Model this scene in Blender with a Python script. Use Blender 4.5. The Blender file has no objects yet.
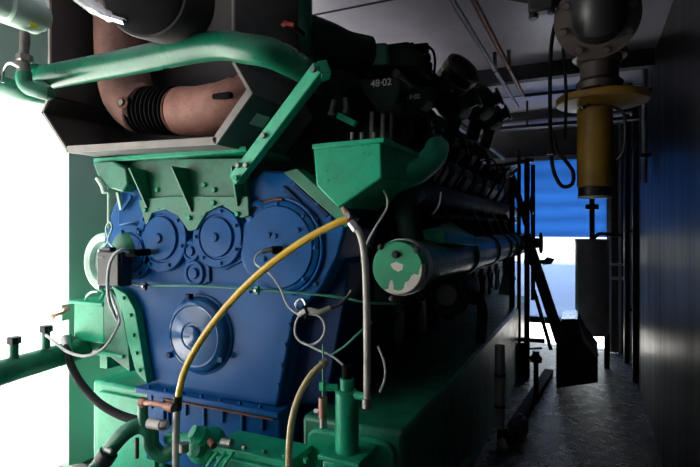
import bpy, bmesh, math, random
from mathutils import Vector as V, Matrix
random.seed(7)
SC = bpy.context.scene
COL = SC.collection
PI = math.pi
# ---------------------------------------------------------------- camera and survey helper
FPX = 516.0; EYE = 1.55; HOR = 228.0
YAW = math.atan2(242, 516)
FW = V((-math.sin(YAW), math.cos(YAW), 0)); RT = V((math.cos(YAW), math.sin(YAW), 0))
def W(px, py, Y=None, X=None, Z=None):
    """place in the room seen at a photo point, on the plane Y=, X= or Z="""
    d = FW + RT*((px-350)/FPX) + V((0, 0, -(py-HOR)/FPX))
    if Y is not None: t = Y/d.y
    elif X is not None: t = X/d.x
    else: t = (Z-EYE)/d.z
    return V((0, 0, EYE)) + d*t
def PL(pts):                       # [(px,py,Y)...]
    return [W(a, b, Y=c) for a, b, c in pts]

cam = bpy.data.cameras.new('camera'); camo = bpy.data.objects.new('camera', cam); COL.objects.link(camo)
camo.location = (0, 0, EYE); camo.rotation_euler = (PI/2, 0, YAW)
cam.sensor_width = 36; cam.lens = FPX/700*36; cam.shift_y = -5.5/700; cam.clip_start = .02
SC.camera = camo
SC.view_settings.view_transform = 'Standard'; SC.view_settings.look = 'None'
SC.view_settings.gamma = 1; SC.view_settings.use_curve_mapping = False
SC.view_settings.exposure = -.62

# ---------------------------------------------------------------- materials
def mat(name, col, rough=.4, metal=0, dirt=None, dirt_amt=.5, scale=8, bump=.0, coat=0, stretch=None, spec=.5, chips=0):
    m = bpy.data.materials.new(name); m.use_nodes = True
    N = m.node_tree.nodes; L = m.node_tree.links; b = N['Principled BSDF']
    b.inputs['Roughness'].default_value = rough; b.inputs['Metallic'].default_value = metal
    b.inputs['Coat Weight'].default_value = coat; b.inputs['Specular IOR Level'].default_value = spec
    tc = N.new('ShaderNodeTexCoord'); mp = N.new('ShaderNodeMapping'); L.new(tc.outputs['Object'], mp.inputs[0])
    if stretch: mp.inputs['Scale'].default_value = stretch
    nz = N.new('ShaderNodeTexNoise'); nz.inputs['Scale'].default_value = scale; nz.inputs['Detail'].default_value = 6
    nz.inputs['Roughness'].default_value = .65
    L.new(mp.outputs[0], nz.inputs[0])
    rp = N.new('ShaderNodeValToRGB'); rp.color_ramp.elements[0].position = .35; rp.color_ramp.elements[1].position = .72
    dc = dirt or tuple(c*.45 for c in col)
    c1 = tuple(col[i]*(1-dirt_amt*.15)+dc[i]*dirt_amt*.15 for i in range(3)); c2 = tuple(col[i]*(1-dirt_amt)+dc[i]*dirt_amt for i in range(3))
    rp.color_ramp.elements[0].color = (*c1, 1); rp.color_ramp.elements[1].color = (*c2, 1)
    L.new(nz.outputs[0], rp.inputs[0]); L.new(rp.outputs[0], b.inputs['Base Color'])
    if chips:                                        # small oily specks and scuffs
        n2 = N.new('ShaderNodeTexNoise'); n2.inputs['Scale'].default_value = 38; n2.inputs['Detail'].default_value = 8; n2.inputs['Roughness'].default_value = .7
        L.new(mp.outputs[0], n2.inputs[0]); r2 = N.new('ShaderNodeValToRGB'); r2.color_ramp.elements[0].position = .60; r2.color_ramp.elements[1].position = .68
        L.new(n2.outputs[0], r2.inputs[0]); m2 = N.new('ShaderNodeMix'); m2.data_type = 'RGBA'; mu = N.new('ShaderNodeMath'); mu.operation = 'MULTIPLY'; mu.inputs[1].default_value = chips
        L.new(r2.outputs[0], mu.inputs[0]); L.new(mu.outputs[0], m2.inputs[0]); L.new(rp.outputs[0], m2.inputs[6]); m2.inputs[7].default_value = (*[c*.3+.008 for c in dc], 1)
        L.new(m2.outputs[2], b.inputs['Base Color'])
    mr = N.new('ShaderNodeMapRange'); mr.inputs[3].default_value = max(rough-.08, .04); mr.inputs[4].default_value = min(rough+.25, 1)
    L.new(nz.outputs[0], mr.inputs[0]); L.new(mr.outputs[0], b.inputs['Roughness'])
    if bump:
        bp = N.new('ShaderNodeBump'); bp.inputs['Strength'].default_value = bump; bp.inputs['Distance'].default_value = .01
        L.new(nz.outputs[0], bp.inputs['Height']); L.new(bp.outputs[0], b.inputs['Normal'])
    return m
GREEN = mat('green_paint', (.010, .40, .22), .28, spec=.35, dirt=(.012, .16, .085), dirt_amt=.6, bump=.06, chips=.75)
GREEND = mat('oily_shaded_green', (.008, .22, .12), .33, dirt=(.01, .05, .03), dirt_amt=.8, bump=.1, chips=.75)  # darker copy of the green; on the bracket it carries the shading
GREENX = mat('grimy_shaded_engine_green', (.006, .035, .023), .6, spec=.2, dirt=(.012, .012, .012), dirt_amt=.9, bump=.15)  # real grime, darkened further to carry the shade of the engine side
BLUE = mat('blue_paint', (.002, .092, .31), .24, spec=.12, dirt=(.005, .04, .14), dirt_amt=.6, bump=.07, scale=5, chips=.75)
BLUEG = mat('glossy_blue_paint', (.004, .09, .28), .1, spec=.6, dirt=(.02, .05, .12), dirt_amt=.6, bump=.04, scale=12, chips=.75)
GREENM = mat('dull_pipe_green', (.008, .20, .11), .22, dirt=(.01, .10, .06), dirt_amt=.7, bump=.05, chips=.75)
BLUED = mat('oily_shaded_blue', (.003, .035, .14), .4, spec=.12, dirt=(.01, .014, .03), dirt_amt=.7, bump=.08)  # darker copy of the blue, carrying shade on the recessed case side
BLACK = mat('black_rubber', (.006, .006, .007), .65, spec=.12, bump=.05)
BLKM = mat('black_painted_steel', (.014, .015, .018), .35, bump=.06)
STEEL = mat('worn_steel', (.35, .34, .33), .35, metal=.9, dirt=(.12, .09, .07), bump=.08, scale=20)
GALV = mat('galvanised_steel', (.45, .47, .5), .4, metal=.6, dirt=(.2, .2, .2))
DULL = mat('dull_grey_sheet', (.16, .165, .17), .5, metal=.2, dirt=(.06, .055, .05), bump=.05, scale=4, chips=.75)
LIP = mat('pale_grey_folded_edge', (.34, .32, .31), .45, dirt=(.15, .11, .10), bump=.05)
DARKSHEET = mat('dark_sheet_steel', (.055, .05, .052), .55, metal=.1, dirt=(.03, .02, .02), bump=.06, scale=4)  # darker sheet for the left panels, back and duct
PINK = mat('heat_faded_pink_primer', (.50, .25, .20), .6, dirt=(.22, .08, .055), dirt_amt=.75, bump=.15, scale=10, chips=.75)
PINKD = mat('shaded_pink_primer', (.26, .13, .105), .65, dirt=(.09, .045, .035), dirt_amt=.8, bump=.15, scale=7, chips=.75)  # darker copy of the pink; the elbow's shadow is put in the colour
RUST = mat('rust_brown', (.17, .06, .035), .7, dirt=(.05, .025, .02), bump=.25, scale=22)
COPPER = mat('tarnished_copper', (.42, .22, .16), .45, metal=.6, dirt=(.12, .06, .05), scale=20)
HOSEY = mat('yellow_clear_hose', (.95, .60, .05), .22, dirt=(.6, .42, .12), dirt_amt=.6, coat=.4, scale=6)
HOSEB = mat('beige_hose', (.66, .54, .26), .3, dirt=(.25, .2, .12), coat=.3)
HOSEW = mat('milky_white_hose', (.50, .48, .44), .3, dirt=(.3, .27, .24), dirt_amt=.5, coat=.3)
WIREW = mat('pale_grey_cable', (.6, .61, .61), .4)
WIREG = mat('green_painted_tube', (.02, .22, .13), .35)
PALE = mat('pale_green_pipe_paint', (.46, .66, .56), .35, dirt=(.3, .42, .34), bump=.03)
CHROME = mat('bright_metal', (.7, .7, .7), .18, metal=1, dirt=(.3, .3, .3))
YELLOW = mat('ochre_gas_paint', (.30, .17, .012), .4, dirt=(.09, .06, .015), dirt_amt=.7, bump=.05)
STICK = mat('yellow_sticker', (.55, .62, .05), .4)
STICKW = mat('silver_sticker', (.8, .8, .82), .35)
REDP = mat('red_plastic', (.45, .03, .02), .4)
WHITEP = mat('white_marker_paint', (.75, .75, .72), .6)
DRUM = mat('grey_drum_paint', (.62, .6, .6), .35, metal=.2, dirt=(.2, .2, .21), bump=.05)
FLG = mat('brown_grey_flange', (.16, .13, .12), .45, metal=.5, dirt=(.06, .05, .045), bump=.1)
def chipped(name, y0z):
    m = mat(name, (.02, .33, .16), .38, bump=.04); N = m.node_tree.nodes; L = m.node_tree.links; b = N['Principled BSDF']
    rp0 = [n for n in N if n.type == 'VALTORGB'][0]
    tc = N.new('ShaderNodeTexCoord'); sp = N.new('ShaderNodeSeparateXYZ'); L.new(tc.outputs['Object'], sp.inputs[0])
    nz = N.new('ShaderNodeTexNoise'); nz.inputs['Scale'].default_value = 14; nz.inputs['Detail'].default_value = 5; L.new(tc.outputs['Object'], nz.inputs[0])
    def M(op, a, b_, c=None):
        n = N.new('ShaderNodeMath'); n.operation = op
        for i, v in enumerate((a, b_, c)):
            if v is None: continue
            if isinstance(v, (int, float)): n.inputs[i].default_value = v
            else: L.new(v, n.inputs[i])
        return n.outputs[0]
    x = M('SUBTRACT', sp.outputs[0], y0z[0]); z = M('SUBTRACT', sp.outputs[2], y0z[1])
    g = M('SUBTRACT', M('MULTIPLY', x, 3.6), M('MULTIPLY', z, 6.2))            # wear grows to one lower side
    s = M('ADD', g, M('MULTIPLY', M('SUBTRACT', nz.outputs[0], .5), 1.6))
    e = M('GREATER_THAN', s, .52)
    r2 = M('SQRT', M('ADD', M('MULTIPLY', x, x), M('MULTIPLY', z, z)), 0)
    c = M('LESS_THAN', M('ADD', r2, M('MULTIPLY', M('SUBTRACT', nz.outputs[0], .5), .09)), .021)
    k = M('MAXIMUM', e, c)
    mx = N.new('ShaderNodeMix'); mx.data_type = 'RGBA'; L.new(k, mx.inputs[0]); L.new(rp0.outputs[0], mx.inputs[6]); mx.inputs[7].default_value = (.55, .52, .47, 1)
    L.new(mx.outputs[2], b.inputs['Base Color'])
    return m

def floor_mat():
    m = mat('diamond_plate', (.12, .13, .15), .2, metal=.9, dirt=(.06, .065, .075), dirt_amt=.6, scale=9)
    N = m.node_tree.nodes; L = m.node_tree.links; b = N['Principled BSDF']
    tc = N.new('ShaderNodeTexCoord'); mp = N.new('ShaderNodeMapping'); mp.inputs['Rotation'].default_value = (0, 0, PI/4)
    L.new(tc.outputs['Object'], mp.inputs[0]); sp = N.new('ShaderNodeSeparateXYZ'); L.new(mp.outputs[0], sp.inputs[0])
    def M(op, a, b_):
        n = N.new('ShaderNodeMath'); n.operation = op
        for i, v in enumerate((a, b_)):
            if isinstance(v, (int, float)): n.inputs[i].default_value = v
            elif v is not None: L.new(v, n.inputs[i])
        return n.outputs[0]
    k = 2*PI/.055
    s1 = M('SINE', M('MULTIPLY', sp.outputs[0], k), None); s2 = M('SINE', M('MULTIPLY', sp.outputs[1], k), None)
    s3 = M('SINE', M('MULTIPLY', sp.outputs[0], k/2), None)
    h = M('POWER', M('ABSOLUTE', M('MULTIPLY', s1, s2), None), 1.5)
    bp = N.new('ShaderNodeBump'); bp.inputs['Strength'].default_value = 1.0; bp.inputs['Distance'].default_value = .012
    L.new(h, bp.inputs['Height']); L.new(bp.outputs[0], b.inputs['Normal'])
    return m
FLOOR = floor_mat()
RWALL = mat('stained_glossy_dark_wall', (.02, .02, .023), .27, metal=.0, spec=.025, dirt=(.012, .010, .009), dirt_amt=.9, scale=5, bump=.05, stretch=(1, 1.0, .12))
LWALL = mat('green_wall_sheet', (.42, .58, .50), .5, dirt=(.32, .45, .38), scale=2)
CEIL = mat('grey_ceiling_sheet', (.48, .46, .58), .35, metal=.0, dirt=(.26, .24, .30), scale=2.5, bump=.03)
BEAM = mat('dark_beam_paint', (.03, .03, .04), .5)
ENDW = mat('dark_end_wall', (.07, .065, .065), .5, bump=.1)
CONC = mat('pale_concrete_ground', (.68, .68, .66), .8, dirt=(.35, .35, .34), scale=1.5)

def translucent(name, col, mix=.9, wave=0):
    m = bpy.data.materials.new(name); m.use_nodes = True; N = m.node_tree.nodes; L = m.node_tree.links
    b = N['Principled BSDF']; b.inputs['Base Color'].default_value = (*col, 1); b.inputs['Roughness'].default_value = .5
    t = N.new('ShaderNodeBsdfTranslucent'); t.inputs[0].default_value = (*col, 1)
    mx = N.new('ShaderNodeMixShader'); mx.inputs[0].default_value = mix; out = N['Material Output']
    tc = N.new('ShaderNodeTexCoord'); wv = N.new('ShaderNodeTexWave'); wv.bands_direction = 'Z'; wv.inputs['Scale'].default_value = wave or 1
    wv.inputs['Distortion'].default_value = 1.2; wv.inputs['Detail'].default_value = 2
    L.new(tc.outputs['Object'], wv.inputs[0]); rp = N.new('ShaderNodeMix'); rp.data_type = 'RGBA'
    rp.inputs[6].default_value = (*col, 1); rp.inputs[7].default_value = (*[c*.84 for c in col], 1)
    L.new(wv.outputs[1], rp.inputs[0]); L.new(rp.outputs[2], t.inputs[0]); L.new(rp.outputs[2], b.inputs['Base Color'])
    L.new(b.outputs[0], mx.inputs[1]); L.new(t.outputs[0], mx.inputs[2]); L.new(mx.outputs[0], out.inputs[0])
    return m
TARP = translucent('translucent_blue_sheet', (.085, .20, .40), .9, 1.6)
TARP2 = translucent('translucent_pale_blue_sheet', (.30, .37, .50), .9, .3)

# ---------------------------------------------------------------- mesh builder
def frame(axis):
    a = V(axis).normalized()
    u = a.cross(V((0, 0, 1)));
    if u.length < 1e-3: u = a.cross(V((0, 1, 0)))
    u.normalize(); w = a.cross(u).normalized()
    return a, u, w
class MB:
    def __init__(s): s.bm = bmesh.new()
    def poly(s, verts, faces):
        vs = [s.bm.verts.new(v) for v in verts]
        for f in faces:
            try: s.bm.faces.new([vs[i] for i in f])
            except ValueError: pass
        return s
    def box(s, lo, hi, rot=None, piv=None):
        (x0, y0, z0), (x1, y1, z1) = lo, hi
        vs = [V((x, y, z)) for x in (x0, x1) for y in (y0, y1) for z in (z0, z1)]
        if rot is not None:
            p = V(piv) if piv else (V(lo)+V(hi))/2
            vs = [rot @ (v-p) + p for v in vs]
        return s.poly(vs, [(0, 1, 3, 2), (4, 6, 7, 5), (0, 4, 5, 1), (2, 3, 7, 6), (0, 2, 6, 4), (1, 5, 7, 3)])
    def prism(s, pts, off):              # closed outline swept by a vector
        n = len(pts); off = V(off); a = [V(p) for p in pts]
        return s.poly(a+[p+off for p in a], [tuple(range(n)), tuple(range(2*n-1, n-1, -1))]+[(i, (i+1) % n, n+(i+1) % n, n+i) for i in range(n)])
    def bar(s, p0, p1, w, h, up=(0, 0, 1)):
        p0, p1 = V(p0), V(p1); a = (p1-p0).normalized(); u = a.cross(V(up))
        if u.length < 1e-3: u = a.cross(V((0, 1, 0)))
        u.normalize(); v = u.cross(a)
        q = [p0+u*sx*w/2+v*sy*h/2 for sx, sy in ((-1, -1), (1, -1), (1, 1), (-1, 1))]
        return s.prism(q, p1-p0)
    def lathe(s, o, axis, prof, n=32):
        a, u, w = frame(axis); o = V(o); rings = []
        for r, h in prof:
            if r < 1e-5: rings.append([s.bm.verts.new(o+a*h)])
            else: rings.append([s.bm.verts.new(o+a*h+u*r*math.cos(2*PI*i/n)+w*r*math.sin(2*PI*i/n)) for i in range(n)])
        for A, B in zip(rings, rings[1:]):
            for i in range(n):
                j = (i+1) % n
                f = [A[i % len(A)], A[j % len(A)], B[j % len(B)], B[i % len(B)]]
                g = []
                for v in f:
                    if v not in g: g.append(v)
                if len(g) > 2:
                    try: s.bm.faces.new(g)
                    except ValueError: pass
        return s
    def cyl(s, p0, p1, r, n=24, bev=.0):
        p0, p1 = V(p0), V(p1); h = (p1-p0).length; b = bev or min(r, h)*.08
        return s.lathe(p0, p1-p0, [(0, 0), (r-b, 0), (r, b), (r, h-b), (r-b, h), (0, h)], n)
    def tube(s, pts, r, n=12, smooth=5, closed=False):
        P = catmull([V(p) for p in pts], smooth, closed) if smooth else [V(p) for p in pts]
        if closed: P = P[:-1]
        m = len(P); rings = []; ref = None
        for i, p in enumerate(P):
            if closed: t = P[(i+1) % m]-P[i-1]
            else: t = P[min(i+1, m-1)]-P[max(i-1, 0)]
            t.normalize()
            if ref is None: ref = frame(t)[1]
            u = (ref-t*ref.dot(t)); u.normalize(); ref = u; w = t.cross(u)
            rr = r[i*(len(r)-1)//max(m-1, 1)] if isinstance(r, (list, tuple)) else r
            rings.append([s.bm.verts.new(p+u*rr*math.cos(2*PI*k/n)+w*rr*math.sin(2*PI*k/n)) for k in range(n)])
        prs = list(zip(rings, rings[1:])) + ([(rings[-1], rings[0])] if closed else [])
        for A, B in prs:
            for k in range(n): s.bm.faces.new([A[k], A[(k+1) % n], B[(k+1) % n], B[k]])
        if not closed: s.bm.faces.new(rings[0][::-1]); s.bm.faces.new(rings[-1])
        return s
    def hexn(s, o, axis, r, h): return s.lathe(o, axis, [(0, 0), (r, 0), (r, h*.8), (r*.85, h), (0, h)], 6)
    def build(s, name, m, parent=None, bevel=0, kind=None, smooth=True, ang=35):
        bmesh.ops.remove_doubles(s.bm, verts=s.bm.verts, dist=1e-6)
        bmesh.ops.recalc_face_normals(s.bm, faces=s.bm.faces)
        me = bpy.data.meshes.new(name); s.bm.to_mesh(me); s.bm.free()
        me.materials.append(m)
        if smooth:
            for p in me.polygons: p.use_smooth = True
            me.set_sharp_from_angle(angle=math.radians(ang))
        o = bpy.data.objects.new(name, me); COL.objects.link(o)
        if parent: o.parent = parent
        if bevel:
            bv = o.modifiers.new('bevel', 'BEVEL'); bv.width = bevel; bv.segments = 2; bv.limit_method = 'ANGLE'; bv.angle_limit = math.radians(40)
        if kind: o['kind'] = kind
        return o
def catmull(P, k, closed=False):
    if len(P) < 3 and not closed: return P
    out = []; n = len(P); rng = n if closed else n-1
    for i in range(rng):
        if closed: a, b, c, d = P[i-1], P[i], P[(i+1) % n], P[(i+2) % n]
        else: a, b, c, d = P[max(i-1, 0)], P[i], P[i+1], P[min(i+2, n-1)]
        for j in range(k):
            t = j/k
            out.append(.5*((2*b)+(c-a)*t+(2*a-5*b+4*c-d)*t*t+(3*b-a-3*c+d)*t**3))
    out.append(P[0].copy() if closed else P[-1]); return out
def tag(o, label, cat, group=None, kind=None):
    o['label'] = label; o['category'] = cat
    if group: o['group'] = group
    if kind: o['kind'] = kind
    return o
def thing(name, label, cat, group=None):
    return tag_empty(name, label, cat, group)
EMPTIES = []
def tag_empty(name, label, cat, group=None):
    o = bpy.data.objects.new(name, None); COL.objects.link(o); o.empty_display_size = .1
    EMPTIES.append(o); return tag(o, label, cat, group)
def part_label(o, t): o['label'] = t; return o
def shift_copy(o, d, parent=None, top=True):
    c = o.copy(); COL.objects.link(c)
    if parent is not None: c.parent = parent
    if top: c.location = V(o.location)+V(d)
    for ch in list(o.children): shift_copy(ch, d, c, False)
    return c

# ================================================================= SETTING
XR = .42; XL = -3.05; YE = 7.3; YB = -1.2; ZC = 2.85
def struct(name, mb, m, **k): return mb.build(name, m, kind='structure', **k)
struct('floor', MB().box((XL-.1, YB-.1, -.08), (XR+.1, YE+.1, 0)), FLOOR)
struct('ceiling', MB().box((XL-.1, YB-.1, ZC), (XR+.1, YE+.1, ZC+.08)), CEIL)
struct('wall_right', MB().box((XR, YB, 0), (XR+.08, YE, ZC)), RWALL)
QY0, QY1 = 2.9, 5.2  # second side opening, unseen behind the engine, added to light the ceiling
# left wall with a wide side opening
OY0, OY1, OZ = -1.1, 2.24, 2.36
LW = MB().box((XL-.08, YB, 0), (XL, OY0, ZC)).box((XL-.08, OY1, 0), (XL, QY0, ZC)).box((XL-.08, QY1, 0), (XL, YE, ZC)).box((XL-.08, OY0, OZ), (XL, OY1, ZC)).box((XL-.08, QY0, OZ), (XL, QY1, ZC))
struct('wall_left', LW, LWALL)
struct('wall_back', MB().box((XL, YB-.08, 0), (XR, YB, ZC)), ENDW)
EW = MB().box((XL, YE, 0), (-1.0, YE+.1, ZC)).box((.17, YE, 0), (XR, YE+.1, ZC)).box((-1.0, YE, 2.5), (.17, YE+.1, ZC))
struct('wall_end', EW, ENDW)
struct('trim_1', MB().box((XL, OY0, OZ), (XL+.03, OY1+.05, OZ+.06)), PALE, bevel=.004)
# ceiling beams, seams
for i, (y, w, h) in enumerate([(4.3, .10, .12), (6.05, .10, .10)]):
    struct('trim_%d' % (i+2), MB().box((XL+.01, y, ZC-h), (XR-.01, y+w, ZC)), BEAM, bevel=.005)
for i, y in enumerate([1.1, 2.75, 5.3]):
    struct('trim_%d' % (i+4), MB().box((XL+.01, y, ZC-.006), (XR-.01, y+.012, ZC)), BEAM)
struct('trim_7', MB().box((XL+.01, YE-.06, 2.44), (.19, YE, 2.50)), GALV, bevel=.004)
struct('trim_8', MB().box((XR-.05, 5.9, 0), (XR, 5.98, ZC)), BEAM, bevel=.004)
# outside ground
g = MB().box((-14, YE+.1, -.15), (8, 20, -.08)).build('ground_far', CONC, kind='structure')
g = MB().box((-16, -12, -.15), (XL-.08, YE+.1, -.08)).box((XL-.08, -12, -.15), (8, YB-.1, -.08)).build('ground_side', CONC, kind='structure')
# far door: hung sheets
d = MB(); n = 24
vs = []; fs = []
def sheet(x0, x1, z0, z1, y, amp, nn):
    b = MB(); vs = []; fs = []
    for i in range(nn+1):
        z = z0+(z1-z0)*i/nn; yy = y+amp*math.sin(i*PI)*0+amp*(1 if i % 2 else -1)*.5
        vs += [(x0, yy, z), (x1, yy, z), (x0, yy+.004, z), (x1, yy+.004, z)]
    for i in range(nn):
        a = 4*i; c = a+4; fs += [(a, a+1, c+1, c), (a+2, c+2, c+3, a+3)]
    return b.poly(vs, fs)
do = struct('door_1', sheet(-1.0, .17, 1.43, 2.5, YE+.05, .004, 22), TARP)
do2 = struct('door_2', sheet(-1.0, .17, .36, 1.10, YE+.05, .001, 8), TARP2)
MB().box((-1.0, YE+.02, .28), (.17, YE+.08, .36)).build('door_sill_rail', BLKM, do2)
# right-hand end wall ribs
struct('trim_9', MB().box((.19, YE-.05, 0), (.22, YE, ZC)), GALV)
struct('trim_10', MB().box((.30, YE-.05, 0), (.33, YE, ZC)), GALV)
struct('trim_11', MB().box((.2, YE-.05, .9), (.4, YE-.02, .94)), GALV)

# ================================================================= BASE FRAME
bf = thing('engine_base_frame', 'green painted steel base frame lying on the floor under the engine', 'base frame')
ZB = .65
MB().box((-1.158, 1.97, 0), (-.687, 6.6, .726)).build('side_beam', GREEND, bf, bevel=.02)
MB().box((-2.68, 2.12, 0), (-2.12, 6.6, ZB)).build('side_beam', GREEN, bf, bevel=.02)
MB().box((-2.12, 2.7, 0), (-1.42, 6.6, .35)).build('deck', GREEND, bf, bevel=.01)
fr = MB()                                            # rounded raised panel on the front of the near beam
def rrect(x0, x1, z0, z1, r, y):
    pts = []
    for cx, cz, a0 in ((x1-r, z1-r, 0), (x0+r, z1-r, 90), (x0+r, z0+r, 180), (x1-r, z0+r, 270)):
        for k in range(5):
            a = math.radians(a0+k*22.5); pts.append(V((cx+r*math.cos(a), y, cz+r*math.sin(a))))
    return pts
fr.prism(rrect(-1.12, -.72, .06, .685, .05, 1.945), (0, .04, 0))
fr.build('front_panel', GREEN, bf, bevel=.012)
fl = MB().prism(rrect(-2.62, -2.16, .06, .60, .03, 2.1), (0, .02, 0)).build('front_panel', GREEN, bf, bevel=.006)
MB().tube([(-.71, 3.3, .1), (-.7, 2.9, .16), (-.68, 2.55, .04)], .03).build('drain_pipe', GREEN, bf)

# ================================================================= ENGINE
eng = thing('gas_engine', 'long blue and green vee gas engine standing on the green base frame', 'engine')
YF = 2.0
def face(pts, Y=YF): return [W(a, b, Y=Y) for a, b in pts]
gc = MB().prism(face([(147, 388), (137, 337), (130, 300), (110, 286), (103, 262), (104, 232), (114, 205), (122, 190), (140, 184), (176, 186), (236, 196), (262, 171), (294, 171), (346, 226), (338, 256), (322, 288), (294, 318), (277, 408)]), (0, .38, 0)).build('gear_case', BLUE, eng, bevel=.012)
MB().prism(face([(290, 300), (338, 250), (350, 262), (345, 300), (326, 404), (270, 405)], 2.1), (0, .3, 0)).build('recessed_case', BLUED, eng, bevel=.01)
def bolts(parent, ctr, R, n, r=.009, h=.012, m=BLUE, a0=0, axis=(0, -1, 0), skip=()):
    a, u, w = frame(axis)
    for i in range(n):
        if i in skip: continue
        t = a0+2*PI*i/n; p = V(ctr)+u*R*math.cos(t)+w*R*math.sin(t)
        MB().lathe(p, a, [(0, 0), (r*1.5, 0), (r*1.5, h*.25), (r, h*.25), (r, h), (r*.6, h*1.1), (0, h*1.1)], 6).build('bolt', m, parent)
def cover(px, py, rpx, prof, nb, name='round_cover', m=BLUE, Y=YF, a0=0, br=.86):
    c = W(px, py, Y=Y); e = W(px+rpx, py, Y=Y); R = (e-c).length*.93
    o = MB().lathe(c, (0, -1, 0), [(r*R, h) for r, h in prof], 40).build(name, m, eng)
    if nb: bolts(o, c+V((0, -prof[1][1]-.002, 0)), R*br, nb, m=m, a0=a0)
    return c, R, o
flat = [(1, -.01), (1, .03), (.97, .034), (.74, .034), (.71, .026), (.66, .026), (.63, .04), (.16, .044), (.12, .056), (0, .058)]
cover(165, 238, 28, flat, 7, a0=.2)
cover(221, 237, 27, flat, 7)
c3, R3, o3 = cover(280, 247, 44, [(1, -.01), (1, .018), (.95, .024), (.90, .024), (.87, .034), (.1, .036), (0, .036)], 8, br=.93)
for dx, dy in ((-11, -12), (-5, -11), (5, 2), (18, -17), (-16, 12)):
    p = W(280+dx, 247+dy, Y=YF-.035); MB().lathe(p, (0, -1, 0), [(0, 0), (.012, 0), (.012, .01), (0, .012)], 12).build('bolt', BLUE, o3)
cover(136, 252, 22, flat, 6, name='round_cover')
sm = [(1, -.01), (1, .022), (.9, .028), (.7, .028), (.65, .02), (.45, .02), (.4, .034), (0, .036)]
cover(194, 251, 9, sm, 0, 'idler_cover'); cover(197, 273, 11, sm, 0, 'idler_cover')
cover(259, 214, 12, [(1, -.01), (1, .02), (.8, .026), (.55, .026), (.5, .0), (0, 0)], 0, 'idler_cover')
# bosses joining the covers
bs = MB().prism(face([(184, 238), (208, 240), (210, 282), (198, 288), (186, 280)], YF-.014), (0, .03, 0)).build('boss_plate', BLUE, eng, bevel=.006)
MB().prism(face([(146, 226), (166, 210), (186, 226), (186, 256), (170, 268), (148, 264)], YF-.012), (0, .03, 0)).build('boss_plate', BLUE, eng, bevel=.006)
MB().prism(face([(196, 232), (206, 212), (221, 207), (240, 214), (251, 232), (249, 258), (226, 270), (206, 264)], YF-.012), (0, .03, 0)).build('boss_plate', BLUE, eng, bevel=.006)
# rust edge over the big cover
pts = [c3+V((math.cos(a)*R3*1.03, -.012, math.sin(a)*R3*1.03)) for a in [math.radians(x) for x in range(84, 150, 6)]]
MB().tube(pts, .007, 8).build('rusty_gasket', RUST, eng)
pts = [c3+V((math.cos(a)*R3*1.06, -.012, math.sin(a)*R3*1.06)) for a in [math.radians(x) for x in range(-70, 84, 10)]]
MB().tube(pts, .008, 8).build('cover_rib', BLUE, eng)
# crank damper cover
cc, Rc, oc = cover(201, 334, 33, [(1.06, -.01), (1.06, .008), (1.0, .014), (.98, .03), (.9, .048), (.8, .056), (.76, .052), (.5, .062), (.36, .066), (.33, .06), (.29, .062), (.26, .074), (.2, .08), (0, .082)], 0, 'crankshaft_cover', m=BLUEG)
for t in (100, 215, 330):
    a = math.radians(t); p = cc+V((math.cos(a)*Rc*1.02, -.05, math.sin(a)*Rc*1.02))
    MB().box(p-V((.014, .012, .014)), p+V((.014, .02, .014))).build('clip', BLUED, oc, bevel=.004)
# inclined cover strips on the upper right of the gear case
for (a, b) in [((283, 187), (318, 221)), ((291, 182), (328, 216))]:
    MB().bar(W(*a, Y=YF-.008), W(*b, Y=YF-.008), .02, .012, up=(0, 1, 0)).build('flange_rib', BLUED, eng, bevel=.003)
for px, py in ((284, 190), (300, 206), (313, 221), (295, 184), (318, 204), (331, 218), (318, 240), (312, 262), (316, 284), (304, 302), (248, 200), (250, 291), (290, 325), (286, 345), (282, 365), (279, 385)):
    p = W(px, py, Y=YF); MB().lathe(p, (0, -1, 0), [(0, 0), (.014, 0), (.014, .004), (.01, .004), (.01, .014), (0, .015)], 6).build('bolt', BLUE, gc)
# green inclined plate at the edge of the gear case
MB().prism(face([(283, 172), (297, 168), (352, 218), (346, 228)], 1.97), (0, .08, 0)).build('edge_plate', GREEND, eng, bevel=.004)
# flange and sump skirt
f0, f1 = W(143, 388, Y=YF), W(281, 409, Y=YF); zf = (f0.z+f1.z)/2
fg = MB().box((f0.x, 1.945, zf-.018), (f1.x+.02, 2.42, zf+.012)).build('sump_flange', BLUE, eng, bevel=.006)
MB().box((f0.x+.2, 1.938, zf-.026), (f1.x, 1.99, zf-.018)).build('rusty_lip', RUST, eng, bevel=.002)
sk = MB().box((f0.x+.03, 1.99, .34), (f1.x-.0, 2.45, zf-.018)).build('oil_sump', BLUE, eng, bevel=.01)
for i in range(7):
    x = f0.x+.08+i*(f1.x-f0.x-.1)/6.6
    MB().bar((x, 1.985, zf-.03), (x, 1.985, zf-.10-.07*(i % 2)), .014, .016, up=(0, 1, 0)).build('rib', BLUE, sk, bevel=.004)
    MB().hexn((x, 1.965, zf+.012), (0, 0, 1), .01, .014).build('bolt', BLUE, fg)
MB().box((f1.x+.0, 2.15, .3), (f1.x+.22, 2.7, zf+.25)).build('sump_side', BLUED, eng, bevel=.02)
# crankcase
blk = [(-2.32, .66), (-1.05, .66), (-.98, 1.0), (-.98, 1.45), (-1.1, 1.75), (-1.35, 2.05), (-1.95, 2.05), (-2.2, 1.75), (-2.32, 1.45)]
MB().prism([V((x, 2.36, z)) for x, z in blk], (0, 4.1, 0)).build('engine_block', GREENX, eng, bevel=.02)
YS = [2.62+.42*i for i in range(9)]
# crankcase side doors, round
for i, y in enumerate(YS):
    o = MB().lathe((-.985, y, 1.0), (1, 0, 0), [(0, 0), (.15, 0), (.15, .025), (.135, .035), (.09, .035), (.085, .05), (0, .052)], 28).build('side_door', GREENX, eng)
    bolts(o, (-.955, y, 1.0), .125, 6, m=GREENX, axis=(1, 0, 0))
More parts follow.
